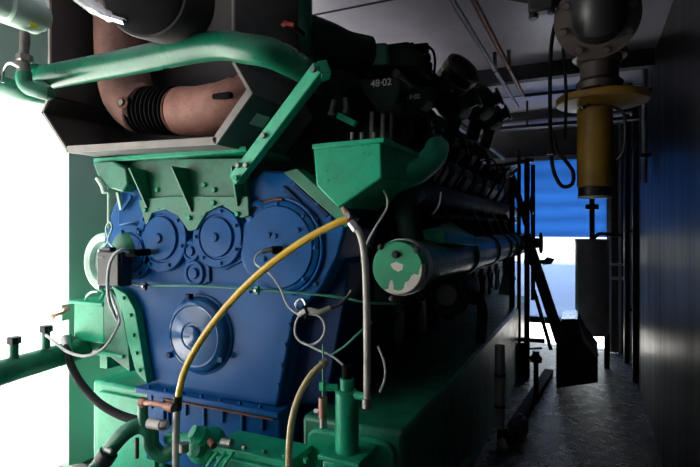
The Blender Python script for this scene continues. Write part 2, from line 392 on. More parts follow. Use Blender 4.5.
# right-bank cylinder heads
ROT = Matrix.Rotation(math.radians(32), 3, 'Y')
HC = V((-1.02, 0, 1.98))
def hp(x, y, z): return ROT @ V((x, y, z)) + V((-1.3, 0, 1.55))
def head(y):
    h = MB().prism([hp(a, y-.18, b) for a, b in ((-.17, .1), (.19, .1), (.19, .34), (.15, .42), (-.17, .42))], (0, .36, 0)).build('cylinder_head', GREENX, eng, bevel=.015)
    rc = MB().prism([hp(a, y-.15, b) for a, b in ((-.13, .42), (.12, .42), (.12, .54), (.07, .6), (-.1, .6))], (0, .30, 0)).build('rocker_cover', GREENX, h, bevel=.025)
    co = MB().lathe(hp(0, y, .6), hp(0, y, .7)-hp(0, y, .6), [(0, 0), (.05, 0), (.055, .02), (.04, .05), (.035, .1), (.03, .12), (0, .12)], 16).build('ignition_coil', BLACK, h)
    for dx in (-.14, .14):
        for dz in (.16, .3):
            MB().lathe(hp(.19, y+dx, dz), ROT @ V((1, 0, 0)), [(0, 0), (.018, 0), (.018, .02), (.01, .02), (.01, .045), (0, .046)], 6).build('stud_nut', STEEL, h)
    MB().tube([hp(.17, y, .2), hp(.30, y, .16), hp(.33, y, 0), hp(.2, y, -.2)], .05, 14).build('port_elbow', GREENX, h)
    MB().tube([hp(0, y, .7), hp(.1, y+.02, .78), hp(.22, y, .66), hp(.24, y, .45)], .008, 6).build('coil_cable', BLACK, h)
    return h
h0 = head(YS[0])
for y in YS[1:]: shift_copy(h0, (0, y-YS[0], 0), eng)
# left bank, plain outline seen only over the top
for y in YS[:9]:
    M2 = Matrix.Rotation(math.radians(-32), 3, 'Y')
    def lp(x, yy, z): return M2 @ V((x, yy, z)) + V((-2.0, 0, 1.55))
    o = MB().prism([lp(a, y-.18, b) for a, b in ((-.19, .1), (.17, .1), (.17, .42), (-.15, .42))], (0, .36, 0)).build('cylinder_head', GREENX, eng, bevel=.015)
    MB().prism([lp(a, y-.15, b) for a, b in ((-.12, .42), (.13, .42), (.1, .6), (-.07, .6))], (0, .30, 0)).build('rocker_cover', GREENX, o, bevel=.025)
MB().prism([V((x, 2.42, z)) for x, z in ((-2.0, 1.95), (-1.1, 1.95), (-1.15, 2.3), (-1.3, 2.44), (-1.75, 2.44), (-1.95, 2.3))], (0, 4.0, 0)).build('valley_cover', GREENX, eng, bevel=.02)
# charge and gas rails along the bank
MB().tube([(-.86, 2.6, 1.74), (-.86, 6.4, 1.74)], .07, 16, 0).build('water_rail', GREENX, eng)
MB().tube([(-.93, 2.55, 2.36), (-.93, 6.2, 2.36)], .022, 10, 0).build('ignition_rail', BLKM, eng)
MB().tube([(-1.35, 2.5, 2.38), (-1.35, 6.3, 2.38)], .10, 18, 0).build('gas_rail', GREENX, eng)
MB().tube([(-.80, 2.7, 1.62), (-.80, 6.3, 1.62)], .018, 8, 0).build('fuel_line', GREENX, eng)
for y in YS:
    MB().tube([(-1.35, y, 2.42), (-1.28, y, 2.5), (-1.13, y, 2.44), (-1.06, y, 2.28)], .03, 10).build('gas_branch', GREENX, eng)

# charge manifold with the worn end cap
cm = thing('charge_air_manifold', 'long dark green cylinder along the engine side with chipped round end cap', 'manifold')
mc = W(397, 268, Y=1.99); mr = .107
MB().cyl(mc+V((0, .1, 0)), (mc.x, 6.1, mc.z), mr*.98, 36).build('shell', GREEND, cm)
capm = chipped('chipped_green_cap', (0, 0))
cap = MB().lathe((0, .06, 0), (0, -1, 0), [(0, -.0), (mr*1.06, 0), (mr*1.06, .045), (mr*1.02, .055), (mr*.98, .06), (.02, .06), (0, .06)], 48).build('end_cap', capm, cm)
cap.data.transform(Matrix.Translation((0, 0, 0))); CAPPOS = mc
cap.location = mc
# the cap carries its own coordinates so the chips stay put
MB().lathe(mc+V((0, .06, 0)), (0, 1, 0), [(0, 0), (mr*1.12, 0), (mr*1.12, .05), (mr, .055), (mr*.9, .055)], 40).build('flange', GALV, cm)
for dx, dz, rr in ((-.005, .055, .014), (.085, .075, .012), (-.07, .085, .01), (-.02, -.125, .01)):
    MB().lathe(mc+V((dx, .0, dz)), (0, -1, 0), [(0, 0), (rr*1.3, 0), (rr*1.3, .004), (rr, .004), (rr, .016), (0, .018)], 8).build('bolt', BLKM, cm)
for y in [3.1, 3.9, 4.5, 4.9, 5.3, 5.7]:
    MB().lathe((mc.x, y, mc.z), (0, 1, 0), [(mr, 0), (mr*1.12, 0), (mr*1.12, .03), (mr, .03)], 32).build('flange_ring', GREEND, cm)
MB().prism([V((mc.x-.02, 2.42, mc.z+mr*.8)), V((mc.x+.10, 2.42, mc.z+.09)), V((mc.x+.13, 3.0, mc.z+.06)), V((mc.x+.0, 3.0, mc.z+mr*1.3)), ], (-.03, 0, .06)).build('saddle_plate', GREEN, cm, bevel=.006)
for y in YS[1:8]:
    MB().bar((mc.x-.02, y, mc.z+.09), (-.86, y, 1.72), .07, .07).build('branch', GREENX, cm, bevel=.01)
MB().tube([mc+V((-.03, .3, .1)), mc+V((-.06, .28, .28)), (-.86, 2.7, 1.74)], .055, 14).build('elbow', GREENX, cm)
# dark pump below the manifold
pmp = W(447, 295, Y=2.75)
pp = thing('water_pump', 'round dark pump housing under the chipped manifold cylinder', 'pump')
MB().lathe(pmp, (0, 1, 0), [(0, 0), (.06, 0), (.065, .01), (.075, .012), (.11, .012), (.115, .03), (.115, .09), (.09, .12), (.09, .4), (0, .4)], 32).build('housing', GREENX, pp)
MB().lathe(pmp-V((0, .012, 0)), (0, 1, 0), [(0, 0), (.055, 0), (.06, .012), (0, .012)], 28).build('face_plate', DULL, pp)
MB().tube([pmp+V((.08, .2, 0)), pmp+V((.14, .24, -.08)), pmp+V((.12, .3, -.3))], .03).build('outlet', GREENX, pp)
bolts(pp, pmp+V((0, .012, 0)), .095, 8, m=BLKM)

# first cylinder's cast funnel bracket with painted numbers and two pipes
fb = thing('numbered_ignition_box', 'dark wedge shaped casting with white numbers painted on it', 'casting')
MB().prism([W(a, b, Y=2.42) for a, b in ((360, 77), (399, 77), (401, 88), (390, 112), (378, 112), (362, 90))], (0, .14, 0)).build('body', GREENX, fb, bevel=.012)
for a in (372, 383, 392):
    p = W(a, 112, Y=2.47); q = W(a-1, 150, Y=2.47); MB().cyl(q, p, .012, 12).build('pipe', STEEL if a != 392 else BLKM, fb)
def text(s, px, py, Y, size, name, parent):
    cu = bpy.data.curves.new(name, 'FONT'); cu.body = s; cu.size = size; cu.extrude = .001; cu.align_x = 'CENTER'; cu.align_y = 'CENTER'
    cu.offset = .0004
    t = bpy.data.objects.new(name+'_tmp', cu); COL.objects.link(t)
    me = bpy.data.meshes.new_from_object(t.evaluated_get(bpy.context.evaluated_depsgraph_get())); bpy.data.objects.remove(t)
    p = W(px, py, Y=Y); R = Matrix.Translation(p) @ Matrix.Rotation(PI/2, 4, 'X'); me.transform(R)
    me.materials.clear(); me.materials.append(WHITEP)
    o = bpy.data.objects.new(name, me); COL.objects.link(o); o.parent = parent; return o
bpy.context.view_layer.update()
text('48·02', 381, 83, 2.412, .050, 'painted_number', fb)
fb2 = thing('second_ignition_box', 'smaller dark casting behind the first with faint white numbers', 'casting')
MB().prism([W(a, b, Y=2.62) for a, b in ((399, 88), (430, 86), (428, 100), (417, 113), (409, 113), (401, 101))], (0, .12, 0)).build('body', GREENX, fb2, bevel=.01)
MB().cyl(W(411, 140, Y=2.68), W(411, 110, Y=2.68), .012, 12).build('pipe', BLKM, fb2)
text('18·02', 413, 97, 2.612, .034, 'painted_number', fb2)

# control box over the first cylinders, with cable loop
cb = thing('throttle_actuator', 'dark green box with black cable loop on top of the engine', 'actuator')
MB().prism([W(a, b, Y=2.55) for a, b in ((364, 44), (386, 42), (388, 64), (366, 66))], (0, .2, 0)).build('body', GREEND, cb, bevel=.008)
MB().prism([W(a, b, Y=2.6) for a, b in ((385, 44), (408, 41), (411, 46), (420, 50), (418, 68), (388, 66))], (0, .25, 0)).build('housing', GREENX, cb, bevel=.01)
MB().cyl(W(408, 50, Y=2.7), W(428, 48, Y=2.7), .028, 16).build('connector', BLACK, cb)
MB().cyl(W(418, 60, Y=2.7), W(430, 57, Y=2.7), .022, 16).build('connector', BLACK, cb)
MB().tube(PL([(426, 45, 2.7), (433, 51, 2.7), (435, 62, 2.7), (434, 74, 2.75), (433, 86, 2.8)]), .007, 8).build('cable', BLACK, cb)
MB().tube(PL([(300, 30, 2.5), (325, 40, 2.45), (345, 50, 2.5), (368, 55, 2.6)]), .10, 18).build('duct', GREENX, cb)
MB().tube(PL([(312, 58, 2.55), (330, 74, 2.7), (350, 68, 2.9), (385, 62, 3.0)]), .10, 16).build('duct', GREENX, cb)

MB().box(W(366, 88, Y=2.8), W(428, 58, Y=3.1)).build('gap_filler_plate', GREENX, cb)  # added filler hiding the bright gap behind the castings
# black horn (air filter) and rounded housings along the bank top
hn = thing('tilted_air_filter', 'black tilted drum filter with worn rim on top of the engine', 'filter')
p0, p1 = W(430, 88, Y=3.25), W(466, 68, Y=3.25)
p0 = W(440, 96, Y=3.3); p1 = W(463, 66, Y=3.2)
ax = (p1-p0).normalized(); ax = (ax+V((.15, -.12, 0))).normalized(); ln = .25
MB().lathe(p0, ax, [(0, 0), (.10, 0), (.115, .02), (.115, ln-.05), (.122, ln-.05), (.122, ln), (.10, ln), (.095, ln-.03), (0, ln-.03)], 32).build('drum', BLKM, hn)
MB().lathe(p0, ax, [(.1165, ln-.075), (.1185, ln-.075), (.1185, ln-.062), (.1165, ln-.062)], 32).build('rim_band', COPPER, hn)
for i, (px, py, Y, r) in enumerate([(478, 104, 3.9, .13), (490, 118, 4.6, .12), (455, 105, 3.4, .11), (424, 90, 3.1, .12)]):
    c = W(px, py, Y=Y)
    o = thing('turbo_housing', ['rounded black housing just behind the tilted filter', 'rounded black housing farthest along the engine top', 'rounded black housing under the tilted filter', 'rounded black housing below the cable loop'][i], 'housing', 'rounded housings along the engine top')
    MB().lathe(c-V((0, .16, 0)), (0, 1, 0), [(0, 0), (r*.6, 0), (r*.9, .03), (r, .09), (r, .2), (r*.8, .28), (0, .3)], 28).build('shell', GREENX, o)
    MB().lathe(c+V((r*.6, -.02, .0)), (1, 0, .4), [(0, 0), (.05, 0), (.05, .08), (.07, .08), (.07, .1), (0, .1)], 20).build('port', BLKM, o)
    MB().cyl(c+V((0, 0, -r*.7)), c+V((-.05, 0, -r-.14)), .05, 16).build('neck', GREENX, o)

# charge air box + green elbow
ab = thing('charge_air_box', 'bright green angular duct box above the chipped end cap', 'air duct')
YA = 1.88
MB().prism([W(a, b, Y=YA) for a, b in ((313, 147), (381, 140), (382, 178), (338, 208), (316, 186))], (0, .42, .0)).build('body', GREEN, ab, bevel=.008)
MB().prism([W(a, b, Y=YA-.015) for a, b in ((312, 144), (384, 137), (384, 142), (312, 149))], (0, .45, 0)).build('top_flange', GREEN, ab, bevel=.003)
ea = W(378, 168, Y=2.15)
MB().tube([W(372, 166, Y=2.15), W(396, 176, Y=2.2), W(415, 172, Y=2.3), W(432, 158, Y=2.45), W(437, 148, Y=2.6)], .062, 20).build('elbow', GREEN, ab)
for a in (352, 362, 374):
    p = W(a, 141, Y=1.95); MB().cyl(p, p+V((0, 0, .035)), .008, 8).build('stud', STEEL, ab)
# small bent sensor tubes near it
for i, (pts, r, m, lb) in enumerate([
    ([(334, 100, 2.3), (331, 112, 2.3)], .012, STEEL, 'short bright sensor stub nearest the diagonal strut'),
    ([(345, 98, 2.3), (346, 110, 2.3)], .012, STEEL, 'short bright sensor stub just right of the other'),]):
    o = thing('sensor', lb, 'sensor', 'sensor stubs behind the green box')
    a, b = PL(pts); MB().cyl(b, a, r, 12).build('body', m, o)
    MB().lathe(b, (0, 0, -1), [(0, 0), (.018, 0), (.018, .015), (0, .015)], 6).build('nut', CHROME, o)
    MB().tube([a, a+V((0, .05, .06)), a+V((0, .15, .05))], .006, 6).build('lead', BLACK, o)
o = MB().box(W(343, 120, Y=2.25)-V((.04, .0, .012)), W(352, 118, Y=2.25)+V((.02, .03, .012)), Matrix.Rotation(.5, 3, 'Y')).build('small_green_tab', GREEN, eng, bevel=.003)

# ================================================================= EXHAUST HOUSING
YH = 1.78
eh = thing('exhaust_housing', 'open fronted grey metal exhaust enclosure with slanted lower corners above the gear case', 'exhaust housing')
outer = [(50, -75), (50, 96), (43, 113), (69, 153), (218, 145), (254, 94), (236, 62), (236, -75)]
O = [W(a, b, Y=YH) for a, b in outer]
zc_ = ZC-.02
def clampz(p): return V((p.x, p.y, min(p.z, zc_)))
O = [clampz(p) for p in O]
DEP = .5; TH = .012
for i, (a, b) in enumerate(zip(O, O[1:])):
    n_ = V((-(b-a).z, 0, (b-a).x)).normalized(); nn = n_*TH
    mid = V((sum(p.x for p in O)/8, YH, sum(p.z for p in O)/8))
    if (mid-(a+b)/2).dot(nn) < 0: nn = -nn
    nm = ['side_panel', 'side_panel', 'bevel_panel', 'bottom_panel', 'bevel_panel', 'side_panel', 'side_panel'][i]
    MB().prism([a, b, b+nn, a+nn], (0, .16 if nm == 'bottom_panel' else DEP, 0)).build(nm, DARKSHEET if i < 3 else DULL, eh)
    # folded lip round the front
    l = nn.normalized()*(.034 if i in (3, 4) else .014)
    MB().prism([a, b, b+l, a+l], (0, -.012, 0)).build('front_lip', LIP, eh)
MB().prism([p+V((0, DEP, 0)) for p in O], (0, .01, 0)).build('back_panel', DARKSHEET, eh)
bp = W(150, 148, Y=YH)
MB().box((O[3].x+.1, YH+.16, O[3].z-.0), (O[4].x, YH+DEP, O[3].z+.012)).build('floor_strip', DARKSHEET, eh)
# silver sticker on the outer bevel
s0 = O[4]; s1 = O[5]; q = s0.lerp(s1, .62); dn = (s1-s0).normalized(); no = V((dn.z, 0, -dn.x))
st = MB(); a = q+no*.003+V((0, .09, 0)); st.prism([a-dn*.03, a+dn*.03, a+dn*.03+V((0, .1, 0)), a-dn*.03+V((0, .1, 0))], no*.002)
st.build('sticker', STICKW, eh)

ep = thing('exhaust_pipe', 'pink faded exhaust pipe with black bellows inside the open sheet metal box', 'pipe')
YP = 2.06
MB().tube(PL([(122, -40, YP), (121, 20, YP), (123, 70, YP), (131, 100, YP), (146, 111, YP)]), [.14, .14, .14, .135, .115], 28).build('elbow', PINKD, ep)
bel = MB(); a, b = W(140, 110, Y=YP), W(178, 111, Y=YP); L_ = (b-a).length; prof = [(0, 0)]
nb = 9
for i in range(nb):
    h = L_*i/nb; prof += [(.112, h+L_/nb*.1), (.128, h+L_/nb*.4), (.128, h+L_/nb*.6), (.112, h+L_/nb*.9)]
prof += [(0, L_)]
bel.lathe(a, b-a, prof, 40).build('bellows', BLACK, ep)
a, b = W(176, 111, Y=YP), W(185, 111, Y=YP)
MB().lathe(a, b-a, [(0, 0), (.118, 0), (.118, .02), (0, .02)], 32).build('clamp_band', RUST, ep)
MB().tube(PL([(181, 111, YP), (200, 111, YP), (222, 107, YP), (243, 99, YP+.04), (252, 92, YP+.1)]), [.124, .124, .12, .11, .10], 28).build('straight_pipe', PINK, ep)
pcx = W(124, 103, Y=YP-.14)
MB().lathe(pcx+V((0, -.0, 0)), (.1, -1, 0), [(0, 0), (.035, 0), (.035, .012), (.022, .012), (.02, .004), (0, .004)], 8).build('plug', RUST, ep)
MB().lathe(pcx+V((0, -.008, 0)), (.1, -1, 0), [(0, 0), (.016, 0), (.016, .016), (0, .016)], 6).build('plug_nut', STEEL, ep)
hl = W(222, 96, Y=YP-.105)
MB().box(hl-V((.055, .012, .016)), hl+V((.055, .02, .016))).build('slot_hole', BLACK, ep, bevel=.01)

dt = thing('flexible_exhaust_duct', 'dark ribbed duct end with bright foil rim at the top of the picture', 'duct')
c = W(143, -12, Y=1.36); 
pr = [(.10, 0), (.13, -.0)]
for i in range(12): pr += [(.135, .01+i*.02), (.128, .02+i*.02)]
pr += [(.12, .26), (0, .26)]
axd = V((-.25, .9, .2)); pr = [(a*1.28, b) for a, b in pr]
MB().lathe(c, axd, pr, 40).build('ribbed_sleeve', DARKSHEET, dt)
MB().lathe(c, axd, [(.127, .2), (.127, .01), (.128, -.002), (.168, -.002), (.171, .008)], 40).build('inner_liner', DARKSHEET, dt)
MB().lathe(c, axd, [(.160, -.004), (.15, -.01), (.10, -.02), (0, -.024)], 40).build('mesh_insert', BLACK, dt)
c2 = W(94, -12, Y=1.36)
MB().tube(PL([(66, -16, 1.34), (82, -2, 1.34), (100, 11, 1.34), (114, 18, 1.34), (127, 22, 1.35)]), [.03, .028, .022, .014, .005], 14).build('foil_flap', CHROME, dt)
MB().cyl(c+axd.normalized()*.2, V((c.x-.06, c.y+.24, ZC)), .07, 20).build('riser', DARKSHEET, dt)

# ================================================================= MOUNTING BRACKET under the housing
mb_ = thing('gusset_bracket', 'green gusseted steel bracket between the gear case and the exhaust box', 'bracket')
zt = O[3].z-.006
MB().box((W(98, 160, Y=1.95).x, 1.92, zt-.03), (W(250, 160, Y=1.95).x, 2.3, zt-.004)).build('top_plate', GREEN, mb_, bevel=.004)
MB().prism(face([(112, 160), (246, 158), (248, 214), (240, 216), (221, 206), (208, 214), (196, 228), (188, 230), (178, 216), (165, 209), (150, 214), (142, 226)], 1.975), (0, .03, 0)).build('back_plate', GREEND, mb_, bevel=.003)  # the bracket's darker greens put its shading into the colour
MB().prism(face([(138, 200), (166, 196), (248, 196), (249, 216), (241, 218), (222, 205), (206, 213), (196, 230), (188, 231), (178, 216), (165, 209), (152, 213), (146, 226)], 1.955), (0, .02, 0)).build('scalloped_flange', GREENM, mb_, bevel=.004)
for (a, b) in [((128, 168), (146, 208)), ((170, 166), (190, 212)), ((230, 166), (236, 206)), ((205, 166), (214, 200))][:3]:
    p, q = W(*a, Y=1.87), W(*b, Y=1.945)
    MB().prism([p, q, V((q.x, 1.985, q.z)), V((p.x, 1.985, p.z))], (.010, 0, 0)).build('gusset', GREEND, mb_, bevel=.002)
for px, py in ((146, 210), (190, 218), (214, 203), (238, 214), (188, 186), (205, 185), (158, 190), (215, 190)):
    p = W(px, py, Y=1.955 if py > 198 else 1.975); MB().hexn(p, (0, -1, 0), .013, .014).build('bolt', GREEN, mb_)
MB().prism(face([(92, 162), (112, 160), (126, 168), (128, 184), (122, 192), (108, 188), (98, 178)], 1.9), (0, .1, 0)).build('corner_lug', GREEND, mb_, bevel=.01)
# upright pale tube down from bracket to pump
vt = tag(MB().tube(PL([(109, 186, 1.93), (109, 205, 1.93), (109, 228, 1.93)]), .009, 10).build('vent_tube', PALE), 'thin pale upright tube from the bracket corner to the black junction box', 'tube')
tag(MB().tube(PL([(98, 178, 1.9), (103, 186, 1.9), (105, 193, 1.9)]), .016, 10).build('drain_stub', PALE), 'short pale stub hanging from the bracket corner', 'pipe')
# blue casting behind left, lit
lb = MB().prism(face([(117, 192), (140, 188), (146, 200), (148, 220), (118, 226)], 1.97), (0, .1, 0)).build('corner_casting', BLUE, eng, bevel=.008)
MB().bar(W(118, 192, Y=1.95), W(122, 210, Y=1.95), .02, .02).build('casting_rib', PALE, lb, bevel=.004)
MB().bar(W(122, 210, Y=1.95), W(132, 196, Y=1.95), .015, .02).build('casting_rib', BLUE, lb, bevel=.004)

# diagonal strut
sg = thing('diagonal_strut', 'bright green diagonal square strut bolted between bracket and engine top', 'strut')
p, q = W(236, 180, Y=1.88), W(321, 68, Y=1.74)
MB().bar(p, q, .055, .05, up=(0, 1, 0)).build('beam', GREEN, sg, bevel=.005)
MB().bar(q-(q-p).normalized()*.02, q+V((.015, .03, -.0)), .06, .06, up=(0, 1, 0)).build('end_plate', GREEN, sg, bevel=.006)
dd = (q-p)
for t, k in ((.04, .012), (.12, -.01), (.17, .012), (.42, 0), (.97, 0)):
    r_ = p+dd*t+V((k, -.03, -k)); MB().hexn(r_, (0, -1, 0), .013, .016).build('bolt', STEEL if t > .1 else GREEN, sg)

# front horizontal coolant pipe
gp = thing('front_coolant_pipe', 'thick green pipe running across the front of the exhaust box', 'pipe')
zp = 2.262
ptsg = [(-2.42, 1.6, zp), (-2.2, 1.6, zp), (-1.8, 1.6, zp), (-1.35, 1.6, zp), W(246, 49, Y=1.6), W(270, 53, Y=1.63), W(288, 61, Y=1.74), W(304, 71, Y=1.95), W(320, 84, Y=2.4)]
MB().tube(ptsg, .056, 24).build('pipe', GREENM, gp)
MB().cyl((-2.46, 1.6, zp), (-2.40, 1.6, zp), .075, 24).build('end_flange', GREEN, gp)
vp = thing('upright_header_pipe', 'green upright pipe rising beside the right edge of the exhaust box', 'pipe')
q = W(303, -10, Y=2.35); MB().tube([V((q.x, q.y, ZC-.01)), q+V((0, 0, -.25)), W(306, 52, Y=2.4)], .05, 18).build('pipe', GREEND, vp)
q = W(289, 24, Y=1.86); rv = thing('red_valve_handle', 'small red handle near the upright green pipe', 'handle')
MB().box(q-V((.03, .01, .008)), q+V((.03, .01, .008)), Matrix.Rotation(.35, 3, 'Y')).build('lever', REDP, rv, bevel=.004)
MB().cyl(q+V((0, .01, 0)), q+V((0, .12, 0)), .012).build('stem', BLKM, rv)
MB().cyl(q+V((-.03, -.0, .0)), q+V((-.03, .02, .02)), .010).build('knob', REDP, rv)

# pale pipe and fittings at the upper left corner
pl = thing('pale_green_pipe', 'thick pale green pipe with wide coupling in the top left corner', 'pipe')
b = W(40, 18, Y=1.52); a = b-V((0, 1.3, 0))
dv = (b-a).normalized()
MB().cyl(a, b-dv*.12, .066, 28).build('pipe', PALE, pl)
MB().cyl(b-dv*.16, b, .078, 28, .012).build('coupling', PALE, pl)
MB().cyl(b, b+dv*.03, .055, 28, .01).build('end_neck', PALE, pl)
fn = W(33, 25, Y=1.30); 
sd = V((.6, 0, -.8)); stk = b-dv*.06+sd*.077; MB().cyl(stk-sd*.004, stk+sd*.004, .016, 20).build('sticker', STICK, pl)
vl = thing('brass_ball_valve', 'small shiny valve assembly hanging under the pale green coupling', 'valve')
v0 = b-dv*.07-V((0, 0, .09))
MB().tube([v0, v0-V((0, 0, .06)), v0-V((.01, 0, .12)), v0-V((0, 0, .2))], [.022, .02, .028, .022], 14).build('body', STEEL, vl)
MB().tube([v0-V((.0, .02, .16)), v0-V((.04, .04, .14)), v0-V((.08, .04, .17)), v0-V((.09, .04, .22))], .007, 8).build('lever', CHROME, vl)
MB().hexn(v0-V((0, 0, .1)), (0, 0, -1), .034, .03).build('nut', STEEL, vl)
MB().tube([v0-V((0, 0, .18)), v0-V((-.02, -.0, .24)), v0-V((-.1, -.04, .27)), V((-2.42, 1.6, 2.25))], .03, 14).build('tail_pipe', GREEND, vl)
lg = thing('green_wall_pipe', 'darker green pipe running under the thick front pipe towards the side door', 'pipe')
MB().tube([W(-60, 62, Y=1.75), W(10, 88, Y=1.75), W(40, 95, Y=1.85), W(56, 98, Y=2.0)], .05, 18).build('pipe', GREEND, lg)

# ================================================================= LEFT SIDE ASSEMBLY
vol = thing('coolant_pump', 'pale green curved pump volute at the left edge of the gear case', 'pump')
c = W(112, 262, Y=2.06); 
MB().lathe(c, (0, -1, 0), [(0, 0), (.15, 0), (.165, .02), (.165, .05), (.145, .06), (.12, .05), (.115, .02), (0, .02)], 40).build('volute', PALE, vol)
MB().lathe(c+V((0, .0, 0)), (0, 1, 0), [(0, 0), (.12, 0), (.13, .02), (.13, .2), (0, .2)], 32).build('housing', GREEN, vol)
c = W(128, 248, Y=1.99)
dm = thing('green_domed_cover', 'dark green domed cover behind the black junction box', 'cover')
MB().lathe(c, (0, -1, .2), [(0, -.03), (.095, -.03), (.1, 0), (.09, .03), (.06, .055), (0, .065)], 32).build('dome', GREEND, dm)
bolts(dm, c+V((0, -.0, 0)), .092, 8, m=GREEND)
jb = thing('junction_box', 'black junction box with grey cable mounted on the left of the gear case', 'junction box')
a, b = W(99, 251, Y=1.86), W(121, 287, Y=1.86)
MB().box((a.x, 1.86, b.z), (b.x, 1.93, a.z)).build('body', BLKM, jb, bevel=.006)
MB().box((a.x+.004, 1.845, b.z+.003), (b.x-.004, 1.86, a.z-.003)).build('lid', BLKM, jb, bevel=.005)
MB().box((a.x+.015, 1.842, a.z-.035), (a.x+.055, 1.845, a.z-.028)).build('label_strip', DULL, jb)
MB().box((a.x+.02, 1.86, a.z), (a.x+.08, 1.9, a.z+.02)).build('hinge_block', BLKM, jb, bevel=.004)
MB().box((a.x-.01, 1.86, b.z-.02), (a.x, 1.94, a.z+.01)).build('bright_side_strip', STICKW, jb)  # bright strip along the left side of the box
MB().tube(PL([(128, 252, 1.82), (121, 250, 1.78), (112, 258, 1.76), (108, 275, 1.76), (109, 300, 1.77), (118, 322, 1.8)]), .008, 8).build('grey_cable', WIREW, jb)
MB().cyl(W(127, 253, Y=1.84), W(136, 253, Y=1.86), .018, 12).build('gland', BLACK, jb)
sns = thing('crank_sensor', 'black and steel sensor plug on the gear case beside the junction box', 'sensor')
MB().cyl(W(136, 253, Y=1.87), W(150, 252, Y=1.93), .018, 14).build('body', BLACK, sns); MB().cyl(W(150, 252, Y=1.93), W(156, 252, Y=1.96), .014, 14).build('tip', STEEL, sns)
ub = thing('u_bolt_clamp', 'thin pale wire loop standing above the junction box', 'clamp')
MB().tube(PL([(104, 247, 1.86), (108, 240, 1.86), (106, 228, 1.86), (110, 222, 1.86), (112, 228, 1.86), (108, 240, 1.86), (113, 247, 1.86)]), .005, 8).build('wire', PALE, ub)

mbx = thing('engine_mount_box', 'green welded mount box with ribbed side on the left of the gear case', 'mount')
a, b = W(74, 302, Y=2.02), W(104, 344, Y=2.02)
MB().box((a.x, 2.02, b.z), (b.x, 2.4, a.z)).build('box', GREEN, mbx, bevel=.006)
MB().box((a.x-.03, 2.0, a.z-.006), (b.x+.01, 2.42, a.z+.01)).build('lid', GREEN, mbx, bevel=.003)
MB().box((b.x, 2.06, b.z-.04), (b.x+.12, 2.4, a.z-.02)).build('recess', GREENX, mbx, bevel=.004)
MB().box((b.x, 1.97, b.z-.05), (b.x+.2, 2.3, b.z-.03)).build('foot_plate', GREEN, mbx, bevel=.003)
MB().box((b.x-.01, 2.0, b.z-.13), (b.x+.05, 2.3, b.z-.04)).build('foot', GREEN, mbx, bevel=.004)
MB().tube(PL([(98, 292, 1.96), (92, 292, 1.96), (87, 296, 2.02), (85, 302, 2.04)]), .007, 8).build('breather', PALE, mbx)
MB().tube(PL([(100, 300, 1.96), (104, 292, 1.96), (98, 288, 1.94)]), .009, 8).build('breather', GREEN, mbx)
fla = MB().prism(face([(112, 286), (126, 294), (135, 310), (140, 340), (147, 384), (136, 372), (128, 344), (122, 312)], 1.955), (0, .05, 0)).build('curved_flange', GREEN, eng, bevel=.004)
for px, py in ((124, 298), (131, 315), (134, 335), (137, 353), (140, 370)):
    MB().hexn(W(px, py, Y=1.955), (0, -1, 0), .010, .012).build('bolt', GREEN, fla)
MB().prism(face([(104, 286), (120, 300), (128, 344), (130, 372), (104, 352)], 1.985), (0, .08, 0)).build('web_plate', GREEND, eng, bevel=.004)
hd = thing('wall_hook', 'pinkish grey steel hook on the side wall by the open doorway', 'hook')
c = W(62, 313, X=XL+.02)
MB().tube([c+V((.0, .04, .02)), c+V((.05, .0, .03)), c+V((.08, -.06, .02)), c+V((.05, -.1, -.0)), c+V((0, -.06, -.02))], .014, 10).build('hook', COPPER, hd)
MB().box(c+V((-.02, .0, -.05)), c+V((.0, .08, .05))).build('plate', LWALL, hd)

op = thing('outlet_water_pipe', 'thick green pipe passing low in front of the bright doorway', 'pipe')
z8 = .84
path = [V((-2.55, .9, z8-.0)), V((-2.55, 1.2, z8)), W(0, 373, Y=1.53), W(40, 361, Y=1.78), W(75, 350, Y=2.0), W(92, 343, Y=2.1), W(108, 346, Y=2.12)]
MB().tube(path, .062, 24).build('pipe', GREEND, op)
for px, py, Y in ((14, 353, 1.6), (46, 340, 1.8)):
    p = W(px, py+8, Y=Y); MB().cyl(p, p+V((0, 0, .1)), .022, 16).build('stub', GREEND, op)
    MB().cyl(p+V((0, 0, .085)), p+V((0, 0, .12)), .034, 8).build('cap', BLKM, op)
MB().cyl(W(66, 344, Y=1.97), W(74, 340, Y=2.0), .045, 20).build('collar', GREEND, op)
sc = tag(MB().tube(PL([(46, 335, 1.75), (56, 343, 1.72), (68, 352, 1.7), (86, 356, 1.7), (104, 348, 1.72), (117, 328, 1.76), (119, 318, 1.8), (113, 300, 1.84), (110, 292, 1.86)]), .007, 8).build('sensor_cable', WIREW), 'thin grey cable sagging from the doorway pipe up to the junction box', 'cable')
bh = thing('black_rubber_hose', 'thick black rubber hose curving down across the green base frame', 'hose')
MB().tube(PL([(66, 344, 1.93), (70, 362, 1.86), (80, 382, 1.8), (98, 402, 1.75), (120, 415, 1.72), (141, 421, 1.7)]), .02, 14).build('hose', BLACK, bh)
MB().cyl(W(65, 338, Y=1.95), W(68, 352, Y=1.91), .026, 14).build('ferrule', STEEL, bh)

